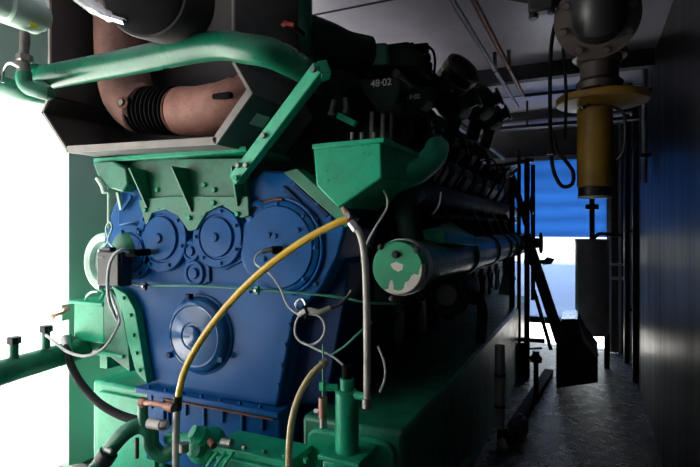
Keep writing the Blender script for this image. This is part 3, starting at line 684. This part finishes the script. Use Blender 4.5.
# ================================================================= LOWER LEFT PIPEWORK
lp_ = thing('lube_oil_pipework', 'green branching oil pipe with clamp in front of the left base beam', 'pipe')
MB().tube(PL([(70, 500, 1.55), (98, 467, 1.58), (112, 447, 1.6), (126, 432, 1.62), (140, 426, 1.66), (150, 432, 1.68), (152, 446, 1.7), (163, 455, 1.72), (178, 448, 1.75)]), .034, 18).build('pipe', GREEND, lp_)
MB().tube(PL([(144, 430, 1.66), (143, 416, 1.66), (143, 402, 1.66)]), .022, 14).build('branch', GREEND, lp_)
MB().cyl(W(103, 461, Y=1.58), W(109, 452, Y=1.59), .042, 20).build('clamp', BLKM, lp_)
MB().cyl(W(106, 449, Y=1.555), W(112, 452, Y=1.555), .01, 10).build('clamp_screw', STEEL, lp_)
MB().tube(PL([(143, 404, 1.65), (147, 403, 1.62), (158, 404, 1.62), (170, 407, 1.62)]), .012, 12).build('copper_rod', COPPER, lp_)
MB().hexn(W(141, 402, Y=1.63), (1, 0, 0), .022, .03).build('rod_nut', COPPER, lp_)
MB().cyl(W(166, 406, Y=1.62), W(174, 408, Y=1.62), .020, 12).build('rod_end', COPPER, lp_)
MB().cyl(W(149, 423, Y=1.63), W(162, 425, Y=1.63), .022, 18).build('grey_sleeve', HOSEW, lp_)
MB().hexn(W(162, 425, Y=1.63), (1, .2, 0), .022, .025).build('sleeve_nut', STEEL, lp_)
MB().cyl(W(137, 458, Y=1.62), W(137, 438, Y=1.62), .009, 10).build('drain_stem', BLKM, lp_)
wh = thing('round_pipe_cap', 'pale rounded pipe cap at the bottom edge beside the doorway', 'cap')
MB().lathe(W(75, 480, Y=1.5), (0, 0, 1), [(0, 0), (.06, 0), (.06, .03), (.045, .05), (0, .058)], 28).build('cap', HOSEW, wh)
MB().tube(PL([(75, 478, 1.5), (76, 498, 1.5)]), .03, 12).build('pipe', GREEND, wh)
bp_ = MB().prism(face([(153, 394), (163, 395), (164, 430), (155, 430)], 1.97), (0, .015, 0)).build('blue_lug', BLUE, eng, bevel=.003)

# oil pump assembly
pu = thing('oil_pump', 'bright green cast oil pump with fins at the bottom of the gear case', 'pump')
MB().lathe(W(202, 446, Y=1.78), (0, -1, .25), [(0, -.08), (.075, -.08), (.08, 0), (.07, .02), (.045, .03), (.04, .06), (0, .065)], 32).build('body', GREEN, pu)
c = W(202, 436, Y=1.72); MB().lathe(c, (-.4, -.6, .5), [(0, -.02), (.035, -.02), (.04, .01), (.03, .03), (.028, .05), (0, .052)], 24).build('boss', GREEN, pu)
MB().cyl(W(168, 438, Y=1.75), W(196, 440, Y=1.75), .028, 18).build('inlet', GREEN, pu)
MB().cyl(W(184, 452, Y=1.66), W(184, 443, Y=1.66), .02, 14).build('plug', STEEL, pu)
MB().cyl(W(222, 442, Y=1.76), W(232, 443, Y=1.76), .018, 14).build('steel_nut', STEEL, pu)
MB().cyl(W(210, 441, Y=1.7), W(214, 446, Y=1.68), .014, 14).build('rusty_plug', RUST, pu)
for i in range(3):
    x = 206+i*8; MB().tube(PL([(x, 470, 1.7), (x+4, 462, 1.68), (x+12, 452, 1.7)]), .008, 8).build('fin', GREEN, pu)
cs = thing('pump_casing', 'green flanged pump casing with dark name plate at the bottom edge', 'casing')
a = W(230, 444, Y=1.86); b = W(298, 462, Y=1.86)
MB().box((a.x, 1.80, .1), (b.x, 1.945, .60)).build('casing', GREEN, cs, bevel=.01)
MB().box((a.x-.02, 1.76, .585), (b.x+.02, 1.945, .615)).build('flange', GREEN, cs, bevel=.004)
for i in range(5): 
    MB().hexn((a.x+.03+i*.1, 1.79, .615), (0, 0, 1), .012, .016).build('bolt', STEEL if i == 1 else GREEN, cs)
MB().box((a.x+.06, 1.52, .50), (b.x-.0, 1.76, .54)).build('shelf', GREEN, cs, bevel=.004)
MB().box((a.x+.11, 1.66, .54), (a.x+.21, 1.73, .544)).build('name_plate', BLACK, cs)
MB().box((a.x+.02, 1.74, .2), (b.x, 1.80, .585)).build('rib_plate', GREEN, cs, bevel=.006)

# grey upright pipe + yellow hose
yh = thing('yellow_drain_hose', 'long translucent yellow hose arching across the blue gear case', 'hose')
MB().tube(PL([(347, 219, 1.74), (335, 224, 1.73), (310, 237, 1.72), (280, 257, 1.71), (250, 282, 1.70), (222, 312, 1.69), (200, 342, 1.68), (185, 370, 1.67), (178, 398, 1.66)]), .0145, 14).build('hose', HOSEY, yh)
MB().cyl(W(178, 396, Y=1.66), W(177, 410, Y=1.66), .019, 14).build('clamp', BLKM, yh)
tag(MB().tube(PL([(177, 406, 1.66), (176, 440, 1.66), (176, 480, 1.66), (176, 520, 1.66)]), .015, 14).build('grey_drop_pipe', HOSEW), 'straight grey pipe dropping from the lower end of the yellow hose', 'pipe')
tf = thing('hose_tee_fitting', 'small steel tee fitting joining yellow and white hoses under green box', 'fitting')
MB().cyl(W(344, 208, Y=1.8), W(352, 224, Y=1.74), .013, 12).build('stem', COPPER, tf)
MB().cyl(W(351, 222, Y=1.74), W(357, 230, Y=1.74), .018, 12).build('silver_clamp', CHROME, tf)
MB().hexn(W(349, 216, Y=1.75), (0, -1, 0), .016, .02).build('nut', STEEL, tf)
wh_ = thing('white_hose', 'milky white hose hanging straight down beside the chipped end cap', 'hose')
MB().tube(PL([(353, 224, 1.74), (360, 234, 1.74), (364, 252, 1.74), (366, 280, 1.74), (367, 340, 1.76), (367, 400, 1.78)]), .0135, 14).build('hose', HOSEW, wh_)
MB().cyl(W(367, 398, Y=1.78), W(367, 408, Y=1.78), .018, 14).build('end_clamp', STEEL, wh_)
y2 = thing('short_yellow_hose', 'shorter beige yellow hose curving down beside the green filter post', 'hose')
MB().tube(PL([(323, 364, 1.74), (312, 374, 1.7), (300, 394, 1.66), (292, 420, 1.62), (289, 450, 1.6), (289, 490, 1.6)]), .0125, 14).build('hose', HOSEB, y2)
MB().cyl(W(321, 365, Y=1.74), W(327, 361, Y=1.76), .016, 12).build('fitting', STEEL, y2)

# wire with coiled loop
wl = thing('coiled_sensor_cable', 'thin grey cable with a coiled loop in front of the gear case edge', 'cable')
MB().tube(PL([(262, 251, 1.9), (256, 256, 1.88), (256, 264, 1.86), (270, 274, 1.85), (280, 288, 1.85), (288, 306, 1.84), (299, 315, 1.83)]), .0045, 8).build('lead', WIREW, wl)
MB().tube(PL([(300, 315, 1.83), (295, 326, 1.83), (297, 338, 1.83), (308, 345, 1.83), (320, 340, 1.83), (325, 328, 1.83), (320, 317, 1.83), (308, 314, 1.83)]), .0045, 8, 5, True).build('loop', WIREW, wl)
MB().tube(PL([(302, 342, 1.82), (318, 350, 1.82), (332, 356, 1.82), (344, 366, 1.82)]), .0045, 8).build('tail', WIREW, wl)
MB().tube(PL([(299, 315, 1.81), (308, 310, 1.8), (319, 312, 1.81), (330, 308, 1.84)]), .011, 10).build('grey_sheath', HOSEW, wl)
MB().tube(PL([(330, 308, 1.84), (340, 304, 1.85), (348, 296, 1.86), (352, 290, 1.86)]), .008, 8).build('dark_sheath', BLKM, wl)
MB().tube(PL([(300, 312, 1.81), (296, 304, 1.8), (302, 299, 1.8), (306, 306, 1.8), (304, 314, 1.8)]), .006, 8).build('hook_end', CHROME, wl)
MB().tube(PL([(304, 306, 1.79), (307, 313, 1.79), (305, 319, 1.79)]), .006, 6).build('cable_tie', BLACK, wl)
sp_ = thing('pickup_sensor', 'steel and black pickup sensor pointing out of the large blue cover', 'sensor')
MB().cyl(W(262, 252, Y=1.9), W(272, 249, Y=1.92), .011, 12).build('steel_plug', STEEL, sp_); MB().cyl(W(272, 250, Y=1.92), W(282, 250, Y=1.95), .018, 12).build('socket', BLACK, sp_)
MB().tube([W(282, 250, Y=1.95), W(292, 247, Y=1.97)], .006, 8, 0).build('tip', STEEL, sp_)
tag(MB().tube(PL([(126, 281, 1.93), (142, 285, 1.945), (200, 286, 1.945), (260, 290, 1.945), (330, 296, 1.95), (370, 303, 2.0), (396, 304, 2.1)]), .0055, 8).build('green_impulse_tube', WIREG), 'thin green tube running level across the middle of the blue gear case', 'tube')
for i, (px, py) in enumerate(((146, 286), (258, 290))):
    c = W(px, py, Y=1.94); o = thing('tube_clip', ['dark clip holding the green tube beside the junction box', 'green clip holding the green tube above the crank cover'][i], 'clip', 'clips holding the green tube')
    MB().box(c-V((.012, .016, .02)), c+V((.012, .0, .02))).build('clip', BLKM if i == 0 else GREEN, o, bevel=.004); MB().hexn(c-V((0, .016, 0)), (0, -1, 0), .009, .01).build('screw', STEEL, o)
# thin grey wires right of the box
tag(MB().tube(PL([(381, 186, 2.05), (387, 198, 2.05), (386, 210, 2.05), (376, 226, 2.03), (366, 245, 2.03), (362, 262, 2.03)]), .005, 8).build('ignition_wire', WIREW), 'thin grey wire curving down between green box and chipped end cap', 'wire')
tag(MB().tube(PL([(378, 346, 2.2), (384, 362, 2.2), (385, 378, 2.2), (380, 392, 2.2)]), .006, 8).build('earth_wire', WIREW), 'thin grey wire hanging in the dark above the base frame', 'wire')
tag(MB().tube(PL([(441, 192, 2.3), (439, 205, 2.3), (433, 214, 2.3)]), .004, 8).build('probe_wire', WIREW), 'faint short wire above the manifold cylinder', 'wire')
tag(MB().tube(PL([(330, 356, 2.05), (345, 346, 2.05), (358, 334, 2.05), (372, 322, 2.1)]), .006, 8).build('oil_line', WIREG), 'thin dark green line slanting up behind the white hose', 'tube')

# green filter post
fp = thing('oil_filter_post', 'green cylinder post with black cap standing at the near base frame', 'filter')
c = W(347, 453, Y=1.82); x, y = c.x, c.y
zt_ = W(347, 390, Y=1.82).z; zn = W(347, 378, Y=1.82).z
MB().cyl((x, y, c.z), (x, y, zt_), .046, 28, .008).build('body', GREEN, fp)
MB().cyl((x, y, zt_), (x, y, zn), .028, 20).build('neck', GREEN, fp)
MB().cyl((x, y, zn), (x, y, zn+.05), .02, 16).build('black_cap', BLACK, fp)
MB().box((x-.075, y-.07, c.z-.2), (x+.075, y+.1, c.z-.008)).build('block', GREEN, fp, bevel=.012)
MB().box((x-.088, y-.08, c.z-.012), (x+.088, y+.11, c.z+.008)).build('flange', GREEN, fp, bevel=.005)
MB().box((x-.06, y-.06, .0), (x+.06, y+.09, c.z-.2)).build('pedestal', GREEN, fp)
MB().cyl((x+.04, y-.01, c.z+.235), (x+.1, y-.02, c.z+.237), .016, 14).build('side_port', GREEN, fp)
MB().cyl((x-.1, y-.02, c.z+.25), (x-.04, y-.0, c.z+.25), .014, 14).build('side_port', GREEN, fp)
gv = thing('gauge_valve', 'slim steel and brass valve beside the green filter post', 'valve')
xv, yv = x-.095, y-.02
MB().cyl((xv, yv, c.z+.09), (xv, yv, c.z+.16), .014, 12).build('lower_tube', STEEL, gv); MB().cyl((xv, yv, c.z+.13), (xv, yv, c.z+.21), .018, 12).build('copper_body', COPPER, gv)
MB().hexn((xv-.035, yv, c.z+.15), (1, 0, 0), .016, .025).build('white_tap', CHROME, gv)
MB().cyl((xv, yv, c.z+.21), (xv, yv, c.z+.42), .004, 8).build('stem', GREEND, gv)
MB().hexn((xv, yv-.0, c.z+.24), (0, 0, 1), .018, .03).build('green_nut', GREEN, gv)

# ================================================================= CORRIDOR
gpst = thing('grey_stub_post', 'upright grey pipe post with black bands beside the dark base frame', 'post')
c = W(500, 345, Y=3.83); zb_ = W(500, 428, Y=3.83).z
MB().cyl((c.x, c.y, zb_), (c.x, c.y, c.z), .036, 20).build('pipe', WIREW, gpst)
for f_ in (.62, .25): MB().cyl((c.x, c.y, zb_+f_*(c.z-zb_)), (c.x, c.y, zb_+f_*(c.z-zb_)+.02), .042, 20).build('band', BLKM, gpst)
MB().cyl((c.x, c.y, 0), (c.x, c.y, zb_), .022, 14).build('foot', BLKM, gpst)
MB().cyl(W(501, 440, Y=3.75), W(505, 450, Y=3.7), .03, 12).build('white_tag', HOSEW, gpst)
bb = thing('grey_bollard_box', 'small grey block on the floor below the grey post', 'block')
c = W(520, 432, Z=0.0)
MB().lathe(c, (0, 0, 1), [(0, 0), (.06, 0), (.06, .09), (.045, .11), (0, .11)], 16).build('body', DULL, bb); MB().lathe(c, (0, 0, 1), [(0, .11), (.02, .11), (.02, .14), (0, .14)], 8).build('knob', BLKM, bb)

stp = thing('black_step_box', 'black sloped metal step box with mirror bright top standing in the corridor', 'step box')
Ys = 5.35
k = [(556, 383), (556, 330), (561, 321), (577, 321), (585, 338), (598, 355), (598, 383)]
P = [W(a, b, Y=Ys) for a, b in k]; zmin = min(p.z for p in P)
for p in P:
    if p.z < zmin+.03: p.z = 0
MB().prism(P, (0, .62, 0)).build('body', BLKM, stp, bevel=.01)
MB().prism([W(561, 320.5, Y=Ys)+V((0, .01, .004)), W(577, 320.5, Y=Ys)+V((0, .01, .004)), W(577, 320.5, Y=Ys)+V((0, .61, .004)), W(561, 320.5, Y=Ys)+V((0, .61, .004))], (0, 0, .01)).build('mirror_top', CHROME, stp)  # bright metal plate added so the top mirrors the doorway as white
MB().prism([P[3]+V((.01, -.01, 0)), P[4]+V((.01, -.01, 0)), P[5]+V((.01, -.01, 0)), P[5]+V((-.02, -.01, -.02)), P[4]+V((-.02, -.01, -.02))], (0, .02, 0)).build('edge_strip', GALV, stp)

dr = thing('silencer_drum', 'tall grey cylinder hanging by a rod at the far doorway', 'drum')
Yd = 6.4
c = W(592, 240, Y=Yd); zb2 = W(592, 334, Y=Yd).z; R_ = .175
MB().lathe((c.x, c.y, zb2), (0, 0, 1), [(0, 0), (R_*.9, 0), (R_, .02), (R_, c.z-zb2-.01), (R_*1.04, c.z-zb2-.01), (R_*1.04, c.z-zb2+.01), (0, c.z-zb2+.01)], 40).build('shell', DRUM, dr)
MB().cyl((c.x, c.y, c.z), (c.x, c.y, 2.84), .028, 14).build('rod', BLKM, dr)
zn_ = W(592, 207, Y=Yd).z; MB().cyl((c.x, c.y, zn_-.03), (c.x, c.y, zn_+.03), .07, 16).build('collar', BLKM, dr)
MB().cyl((c.x+.15, c.y, 0), (c.x+.15, c.y, zb2+.02), .03, 12).build('leg', BLKM, dr)
MB().cyl((c.x-.12, c.y+.08, 0), (c.x-.12, c.y+.08, zb2+.02), .02, 12).build('leg', BLKM, dr)
MB().tube([(c.x+.02, c.y-.0, c.z+.02), (c.x+.08, c.y, c.z+.07), (c.x+.2, c.y, c.z+.06), (c.x+.3, c.y, c.z+.05)], .02, 10).build('outlet', BLKM, dr)

# gas train on the ceiling right
gt = thing('yellow_gas_regulator', 'ochre yellow gas regulator with wide round diaphragm hanging on the right', 'gas regulator')
Yg = 2.75; c = W(597, 110, Y=Yg); zb3 = W(597, 197, Y=Yg).z; zt3 = c.z; x, y = c.x-.01, Yg
MB().cyl((x, y, zb3+.045), (x, y, zt3+.01), .079, 36, .006).build('bonnet', YELLOW, gt)
MB().lathe((x, y, zb3), (0, 0, 1), [(0, 0), (.066, 0), (.074, .008), (.074, .05), (0, .05)], 36).build('base_cap', BLKM, gt)
MB().lathe((x, y, zb3-.004), (0, 0, 1), [(.0, 0), (.075, 0), (.076, .008), (0, .008)], 36).build('rim', GALV, gt)
zd = W(600, 100, Y=Yg).z
MB().lathe((x+.03, y, zd-.02), (0, 0, 1), [(0, -.02), (.09, -.02), (.13, -.005), (.2, 0), (.205, .006), (.205, .03), (.2, .036), (.12, .055), (.07, .08), (0, .08)], 48).build('diaphragm_case', YELLOW, gt)
o = gt
for i in range(12):
    a = 2*PI*i/12; MB().hexn((x+.03+.185*math.cos(a), y+.185*math.sin(a), zd+.012), (0, 0, 1), .009, .014).build('bolt', STEEL, gt)
    
MB().lathe((x+.02, y, zd+.05), (0, 0, 1), [(0, 0), (.10, 0), (.105, .03), (.085, .05), (.085, .12), (.1, .13), (.1, .16), (0, .16)], 32).build('valve_body', FLG, gt)
MB().cyl((x-.02, y-.10, zd-.03), (x-.06, y-.12, zd-.06), .012, 12).build('impulse_nipple', CHROME, gt)
MB().tube([(x+.07, y-.06, zd-.05), (x+.12, y-.1, zd-.1), (x+.12, y-.1, zd-.25), (x+.09, y-.08, zd-.3)], .007, 8).build('impulse_tube', BLKM, gt)
ge = thing('flanged_gas_elbow', 'dark bolted flange and pipe elbow above the yellow regulator', 'pipe')
cf = W(597, 18, Y=2.35); axf = V((.0, -1, .15)).normalized()
MB().lathe(cf, (.1, -1, -.55), [(0, -.03), (.16, -.03), (.165, -.02), (.165, 0), (.105, .002), (.10, .03), (0, .03)], 48).build('flange', FLG, ge)
a_, u_, w_ = frame((.1, -1, -.55))
for i in range(8):
    t = 2*PI*i/8+.3; MB().hexn(cf+u_*.135*math.cos(t)+w_*.135*math.sin(t), a_, .016, .018).build('flange_bolt', STEEL, ge)
MB().tube([cf+a_*.02, cf+a_*.10+V((0, 0, .02)), cf+a_*.16+V((-.01, 0, .08)), V((cf.x-.02, cf.y-.16, ZC-.01))], .10, 28).build('elbow', BLKM, ge)
MB().tube([cf-a_*.03, cf-a_*.12, V((x+.02, 2.66, zd+.3)), V((x+.02, y, zd+.2))], .085, 24).build('lower_bend', BLKM, ge)
MB().lathe((x+.02, y, zd+.2), (0, 0, 1), [(0, 0), (.12, 0), (.12, .03), (0, .03)], 32).build('lower_flange', BLKM, ge)
# crossing dark pipe at the ceiling centre
xp = thing('black_ceiling_pipe', 'black pipe with valve block crossing under the ceiling at the top', 'pipe')
MB().tube(PL([(470, -9, 2.3), (510, -4, 2.3), (545, 2, 2.3), (580, 6, 2.35)]), .018, 12).build('pipe', BLKM, xp)
p = W(541, 6, Y=2.3); MB().box(p-V((.05, .03, .03)), p+V((.05, .03, .04))).build('valve_block', BLKM, xp, bevel=.01)
MB().cyl(p+V((-.03, 0, -.05)), p+V((-.03, 0, 0)), .02).build('knob', BLKM, xp); MB().cyl(p+V((.04, 0, -.04)), p+V((.04, 0, 0)), .016).build('knob', BLKM, xp)
# cables by the regulator
tag(MB().tube(PL([(566, 8, 2.4), (556, 22, 2.4), (551, 50, 2.4), (550, 100, 2.4), (551, 150, 2.4), (554, 172, 2.4), (562, 186, 2.4), (572, 184, 2.4), (573, 172, 2.4), (565, 160, 2.4), (557, 150, 2.4), (553, 132, 2.4)]), .0085, 10).build('black_looped_cable', BLACK), 'black cable hanging in a long loop in front of the blue shutter', 'cable')
tag(MB().tube(PL([(568, 14, 2.5), (563, 40, 2.5), (566, 90, 2.5), (565, 140, 2.5)]), .007, 8).build('straight_black_cable', BLACK), 'straight black cable hanging beside the yellow regulator', 'cable')
o = tag(MB().box(W(549, 155, Y=2.38)-V((.012, .006, .0)), W(553, 161, Y=2.38)+V((.0, .006, .03))).build('cable_tag', WHITEP, None, .002), 'small white tag on the looped black cable', 'tag')

# small fittings crowded between engine and walkway
sv = thing('floor_valve_cluster', 'small dark valve with bright body low down beside the sloping floor rail', 'valve')
c = W(536, 362, Y=4.9); MB().cyl(V((c.x, c.y, 0)), c, .022, 12).build('riser', BLKM, sv)
MB().lathe(c, (0, 0, 1), [(0, 0), (.05, 0), (.055, .04), (.03, .07), (.03, .1), (0, .1)], 16).build('body', STEEL, sv)
MB().bar(c+V((-.07, 0, .11)), c+V((.05, 0, .13)), .02, .015).build('lever', BLKM, sv)
# ceiling conduits
for i, (x, y1, m) in enumerate([(-.65, 5.2, GALV), (-.55, 4.75, COPPER)]):
    o = thing('ceiling_conduit', ['bare steel conduit running along the ceiling, nearer the engine', 'reddish steel conduit running along the ceiling, nearer the regulator'][i], 'conduit', 'conduits along the ceiling')
    MB().tube([(x, -.6, 2.72), (x, y1, 2.72)], .016, 12, 0).build('pipe', m, o)
    if i: MB().tube([(x, y1-.01, 2.72), (x+.02, y1+.03, 2.72), (.3, y1+.04, 2.72)], .014, 10, 0).build('cross_pipe', BLKM, o)
    for y in (.5, 2.3, 3.9):
        MB().box((x-.012, y, 2.70), (x+.012, y+.02, ZC)).build('bracket', BEAM, o)
o = thing('cable_tray', 'dark tray crossing the corridor just in front of the far beam', 'cable tray')
MB().box((-.9, 5.5, 2.57), (.4, 5.6, 2.6)).build('tray', BEAM, o); 
for xx in (-.6, .0, .38): MB().box((xx-.01, 5.54, 2.6), (xx+.01, 5.56, ZC)).build('hanger', BEAM, o)

# dark pipework and braces by the engine's far end
fx = thing('far_pipe_stand', 'black pipe stand of uprights and cross bars beyond the engine side', 'pipe stand')
Yr = 5.6
for px, a, b, r in ((519, 150, 395, .02), (512, 175, 390, .03), (533, 165, 300, .022), (527, 158, 402, .028)):
    p = W(px, a, Y=Yr); q = W(px, b, Y=Yr); q.z = max(q.z, 0); MB().cyl(q, p, r, 12).build('upright', BLKM, fx)
MB().bar(W(526, 235, Y=Yr-.1), W(561, 342, Y=Yr-.3), .10, .06, up=(0, 1, 0)).build('diagonal_brace', BLKM, fx, bevel=.005)
MB().bar(W(534, 290, Y=Yr-.1), W(551, 350, Y=Yr-.3), .035, .03, up=(0, 1, 0)).build('diagonal_brace', BLKM, fx, bevel=.005)
MB().bar(W(500, 338, Y=Yr), W(545, 341, Y=Yr), .04, .04).build('cross_bar', BLKM, fx)
MB().bar(W(505, 165, Y=Yr), W(534, 160, Y=Yr), .04, .04).build('cross_bar', BLKM, fx)
MB().prism([W(a, b, Y=Yr) for a, b in ((513, 345), (526, 343), (528, 372), (522, 400), (514, 396))], (0, .06, 0)).build('plate', BLKM, fx)
MB().bar(W(512, 175, Y=Yr), W(527, 225, Y=Yr), .06, .06).build('cross_bar', BLKM, fx)
for i, (px, py, Y) in enumerate([(541, 243, 5.4), (546, 262, 5.5), (532, 205, 5.5)]):
    o = thing('hand_wheel_valve', ['dark hand wheel valve in front of the white gap of the doorway', 'small dark valve lever against the pale lower sheet', 'dark round valve against the blue sheet by the uprights'][i], 'valve', 'valves at the far end of the engine')
    c = W(px, py, Y=Y)
    MB().cyl(V((W(524, py, Y=Y).x, Y, c.z)), c, .022, 12).build('stem', BLKM, o)
    if i == 1:
        MB().prism([c+V((-.03, 0, -.03)), c+V((.05, 0, -.02)), c+V((.08, 0, .03)), c+V((.01, 0, .05)), c+V((-.02, 0, .02))], (0, .03, 0)).build('lever', BLKM, o, bevel=.006)
    else:
        MB().tube([c+V((0, .08*math.cos(t), .09*math.sin(t))) for t in [k*PI/4 for k in range(8)]], .014, 8, 3, True).build('wheel', BLKM, o)
        MB().bar(c+V((0, 0, -.09)), c+V((0, 0, .09)), .015, .015, up=(0, 1, 0)).build('spoke', BLKM, o)
        MB().cyl(c-V((.08, 0, 0)), c-V((.02, 0, 0)), .05, 16).build('body', BLKM, o)
o = thing('bright_union', 'small bright chrome union at the engine end beside the blue sheet', 'fitting')
c = W(513, 171, Y=5.2); MB().cyl(c-V((.04, 0, .03)), c+V((.04, 0, .03)), .03, 10).build('body', CHROME, o)
MB().cyl(c-V((.07, 0, .055)), c-V((.04, 0, .03)), .02, 10).build('nut', STEEL, o)
for i, (a, b) in enumerate([((507, 262), (515, 280)), ((514, 240), (519, 258)), ((503, 266), (507, 276))]):
    tag(MB().cyl(W(*b, Y=4.9), W(*a, Y=4.9), .012, 8).build('push_rod_tube', COPPER), ['bright slanting rod at the far manifold end, longest of three', 'bright slanting rod at the far manifold end, highest of three', 'bright slanting rod at the far manifold end, shortest of three'][i], 'rod', 'slanting rods at the far manifold end')
o = thing('kick_rail', 'black sloping floor rail beside the base frame in the corridor', 'rail')
MB().bar(W(506, 440, Z=.03), W(549, 372, Z=.03), .09, .06).build('rail', BLACK, o, bevel=.004)
MB().bar(W(506, 440, Z=.0)+V((0, 0, .0)), W(506, 440, Z=.0)+V((0, 0, .09)), .03, .03).build('end_stop', BLKM, o)
# right wall pipes near the regulator and far end
for i, (xx, y, m, r) in enumerate([(XR-.05, 4.6, GALV, .02), (XR-.06, 6.7, BLKM, .03)]):
    o = thing('wall_riser', ['thin steel riser on the dark wall behind the regulator', 'black riser on the dark wall near the far end'][i], 'pipe', 'risers on the dark wall')
    MB().cyl((xx, y, .0 if i else 1.9), (xx, y, ZC), r, 14).build('pipe', m, o)
    for z in ((2.1, 2.6) if not i else (.6, 1.5, 2.4)): MB().box((xx-.03, y-.02, z), (XR, y+.02, z+.03)).build('bracket', BLKM, o)
o = thing('wall_bracket_pipe', 'thin horizontal steel pipe between the drum and the end wall', 'pipe')
MB().tube([(.12, 7.15, 1.1), (.38, 7.15, 1.1)], .015, 8, 0).build('pipe', GALV, o); MB().box((.36, 7.1, 1.05), (.42, 7.2, 1.15)).build('bracket', BLKM, o)
# sloping sticker/clip on the front right: floor nut left on walkway
o = thing('floor_bolt', 'small bright bolt lying on the diamond plate by the wall', 'bolt')
c = W(655, 441, Z=0.0); MB().hexn(c+V((-.03, 0, 0)), (0, 0, 1), .02, .014).build('head', STEEL, o); MB().cyl(c+V((-.03, 0, .014)), c+V((-.03, 0, .035)), .01, 10).build('shank', STEEL, o)

# ================================================================= LIGHT
w = bpy.data.worlds.new('world'); SC.world = w; w.use_nodes = True
bg = w.node_tree.nodes['Background']; N = w.node_tree.nodes; L = w.node_tree.links
sk_ = N.new('ShaderNodeTexSky'); sk_.sky_type = 'NISHITA'; sk_.sun_disc = False; sk_.sun_elevation = math.radians(40); sk_.sun_rotation = math.radians(200); sk_.air_density = 1.5; sk_.dust_density = 4
mx = N.new('ShaderNodeMix'); mx.data_type = 'RGBA'; mx.inputs[0].default_value = .9
L.new(sk_.outputs[0], mx.inputs[6]); mx.inputs[7].default_value = (.86, .94, 1, 1)
L.new(mx.outputs[2], bg.inputs[0]); bg.inputs[1].default_value = 3.0
sun = bpy.data.lights.new('sun', 'SUN'); sun.energy = 60; sun.angle = .01; sun.color = (1, .95, .88)
so = bpy.data.objects.new('sun', sun); COL.objects.link(so)
so.rotation_euler = V((.2, -.12, -1)).to_track_quat('-Z', 'Y').to_euler()   # steep midday sun
def portal(loc, rot, sx, sy):
    l = bpy.data.lights.new('portal', 'AREA'); l.shape = 'RECTANGLE'; l.size = sx; l.size_y = sy; l.cycles.is_portal = True
    o = bpy.data.objects.new('portal', l); COL.objects.link(o); o.location = loc; o.rotation_euler = rot
portal((XL-.1, (OY0+OY1)/2, OZ/2), (0, -PI/2, 0), OZ, OY1-OY0)
portal((XL-.1, (QY0+QY1)/2, OZ/2), (0, -PI/2, 0), OZ, QY1-QY0)
portal((-.42, YE+.12, 1.25), (-PI/2, 0, 0), 1.2, 2.5)

# ================================================================= settle the empties on their bases
bpy.context.view_layer.update()
def allkids(o):
    for c in o.children:
        yield c; yield from allkids(c)
for e in EMPTIES:
    lo = V((1e9,)*3); hi = V((-1e9,)*3)
    for c in allkids(e):
        if c.type != 'MESH': continue
        for k in c.bound_box:
            p = c.matrix_world @ V(k); lo = V(map(min, lo, p)); hi = V(map(max, hi, p))
    b = V(((lo.x+hi.x)/2, (lo.y+hi.y)/2, lo.z)); e.location = b
    for c in e.children: c.location = V(c.location)-b
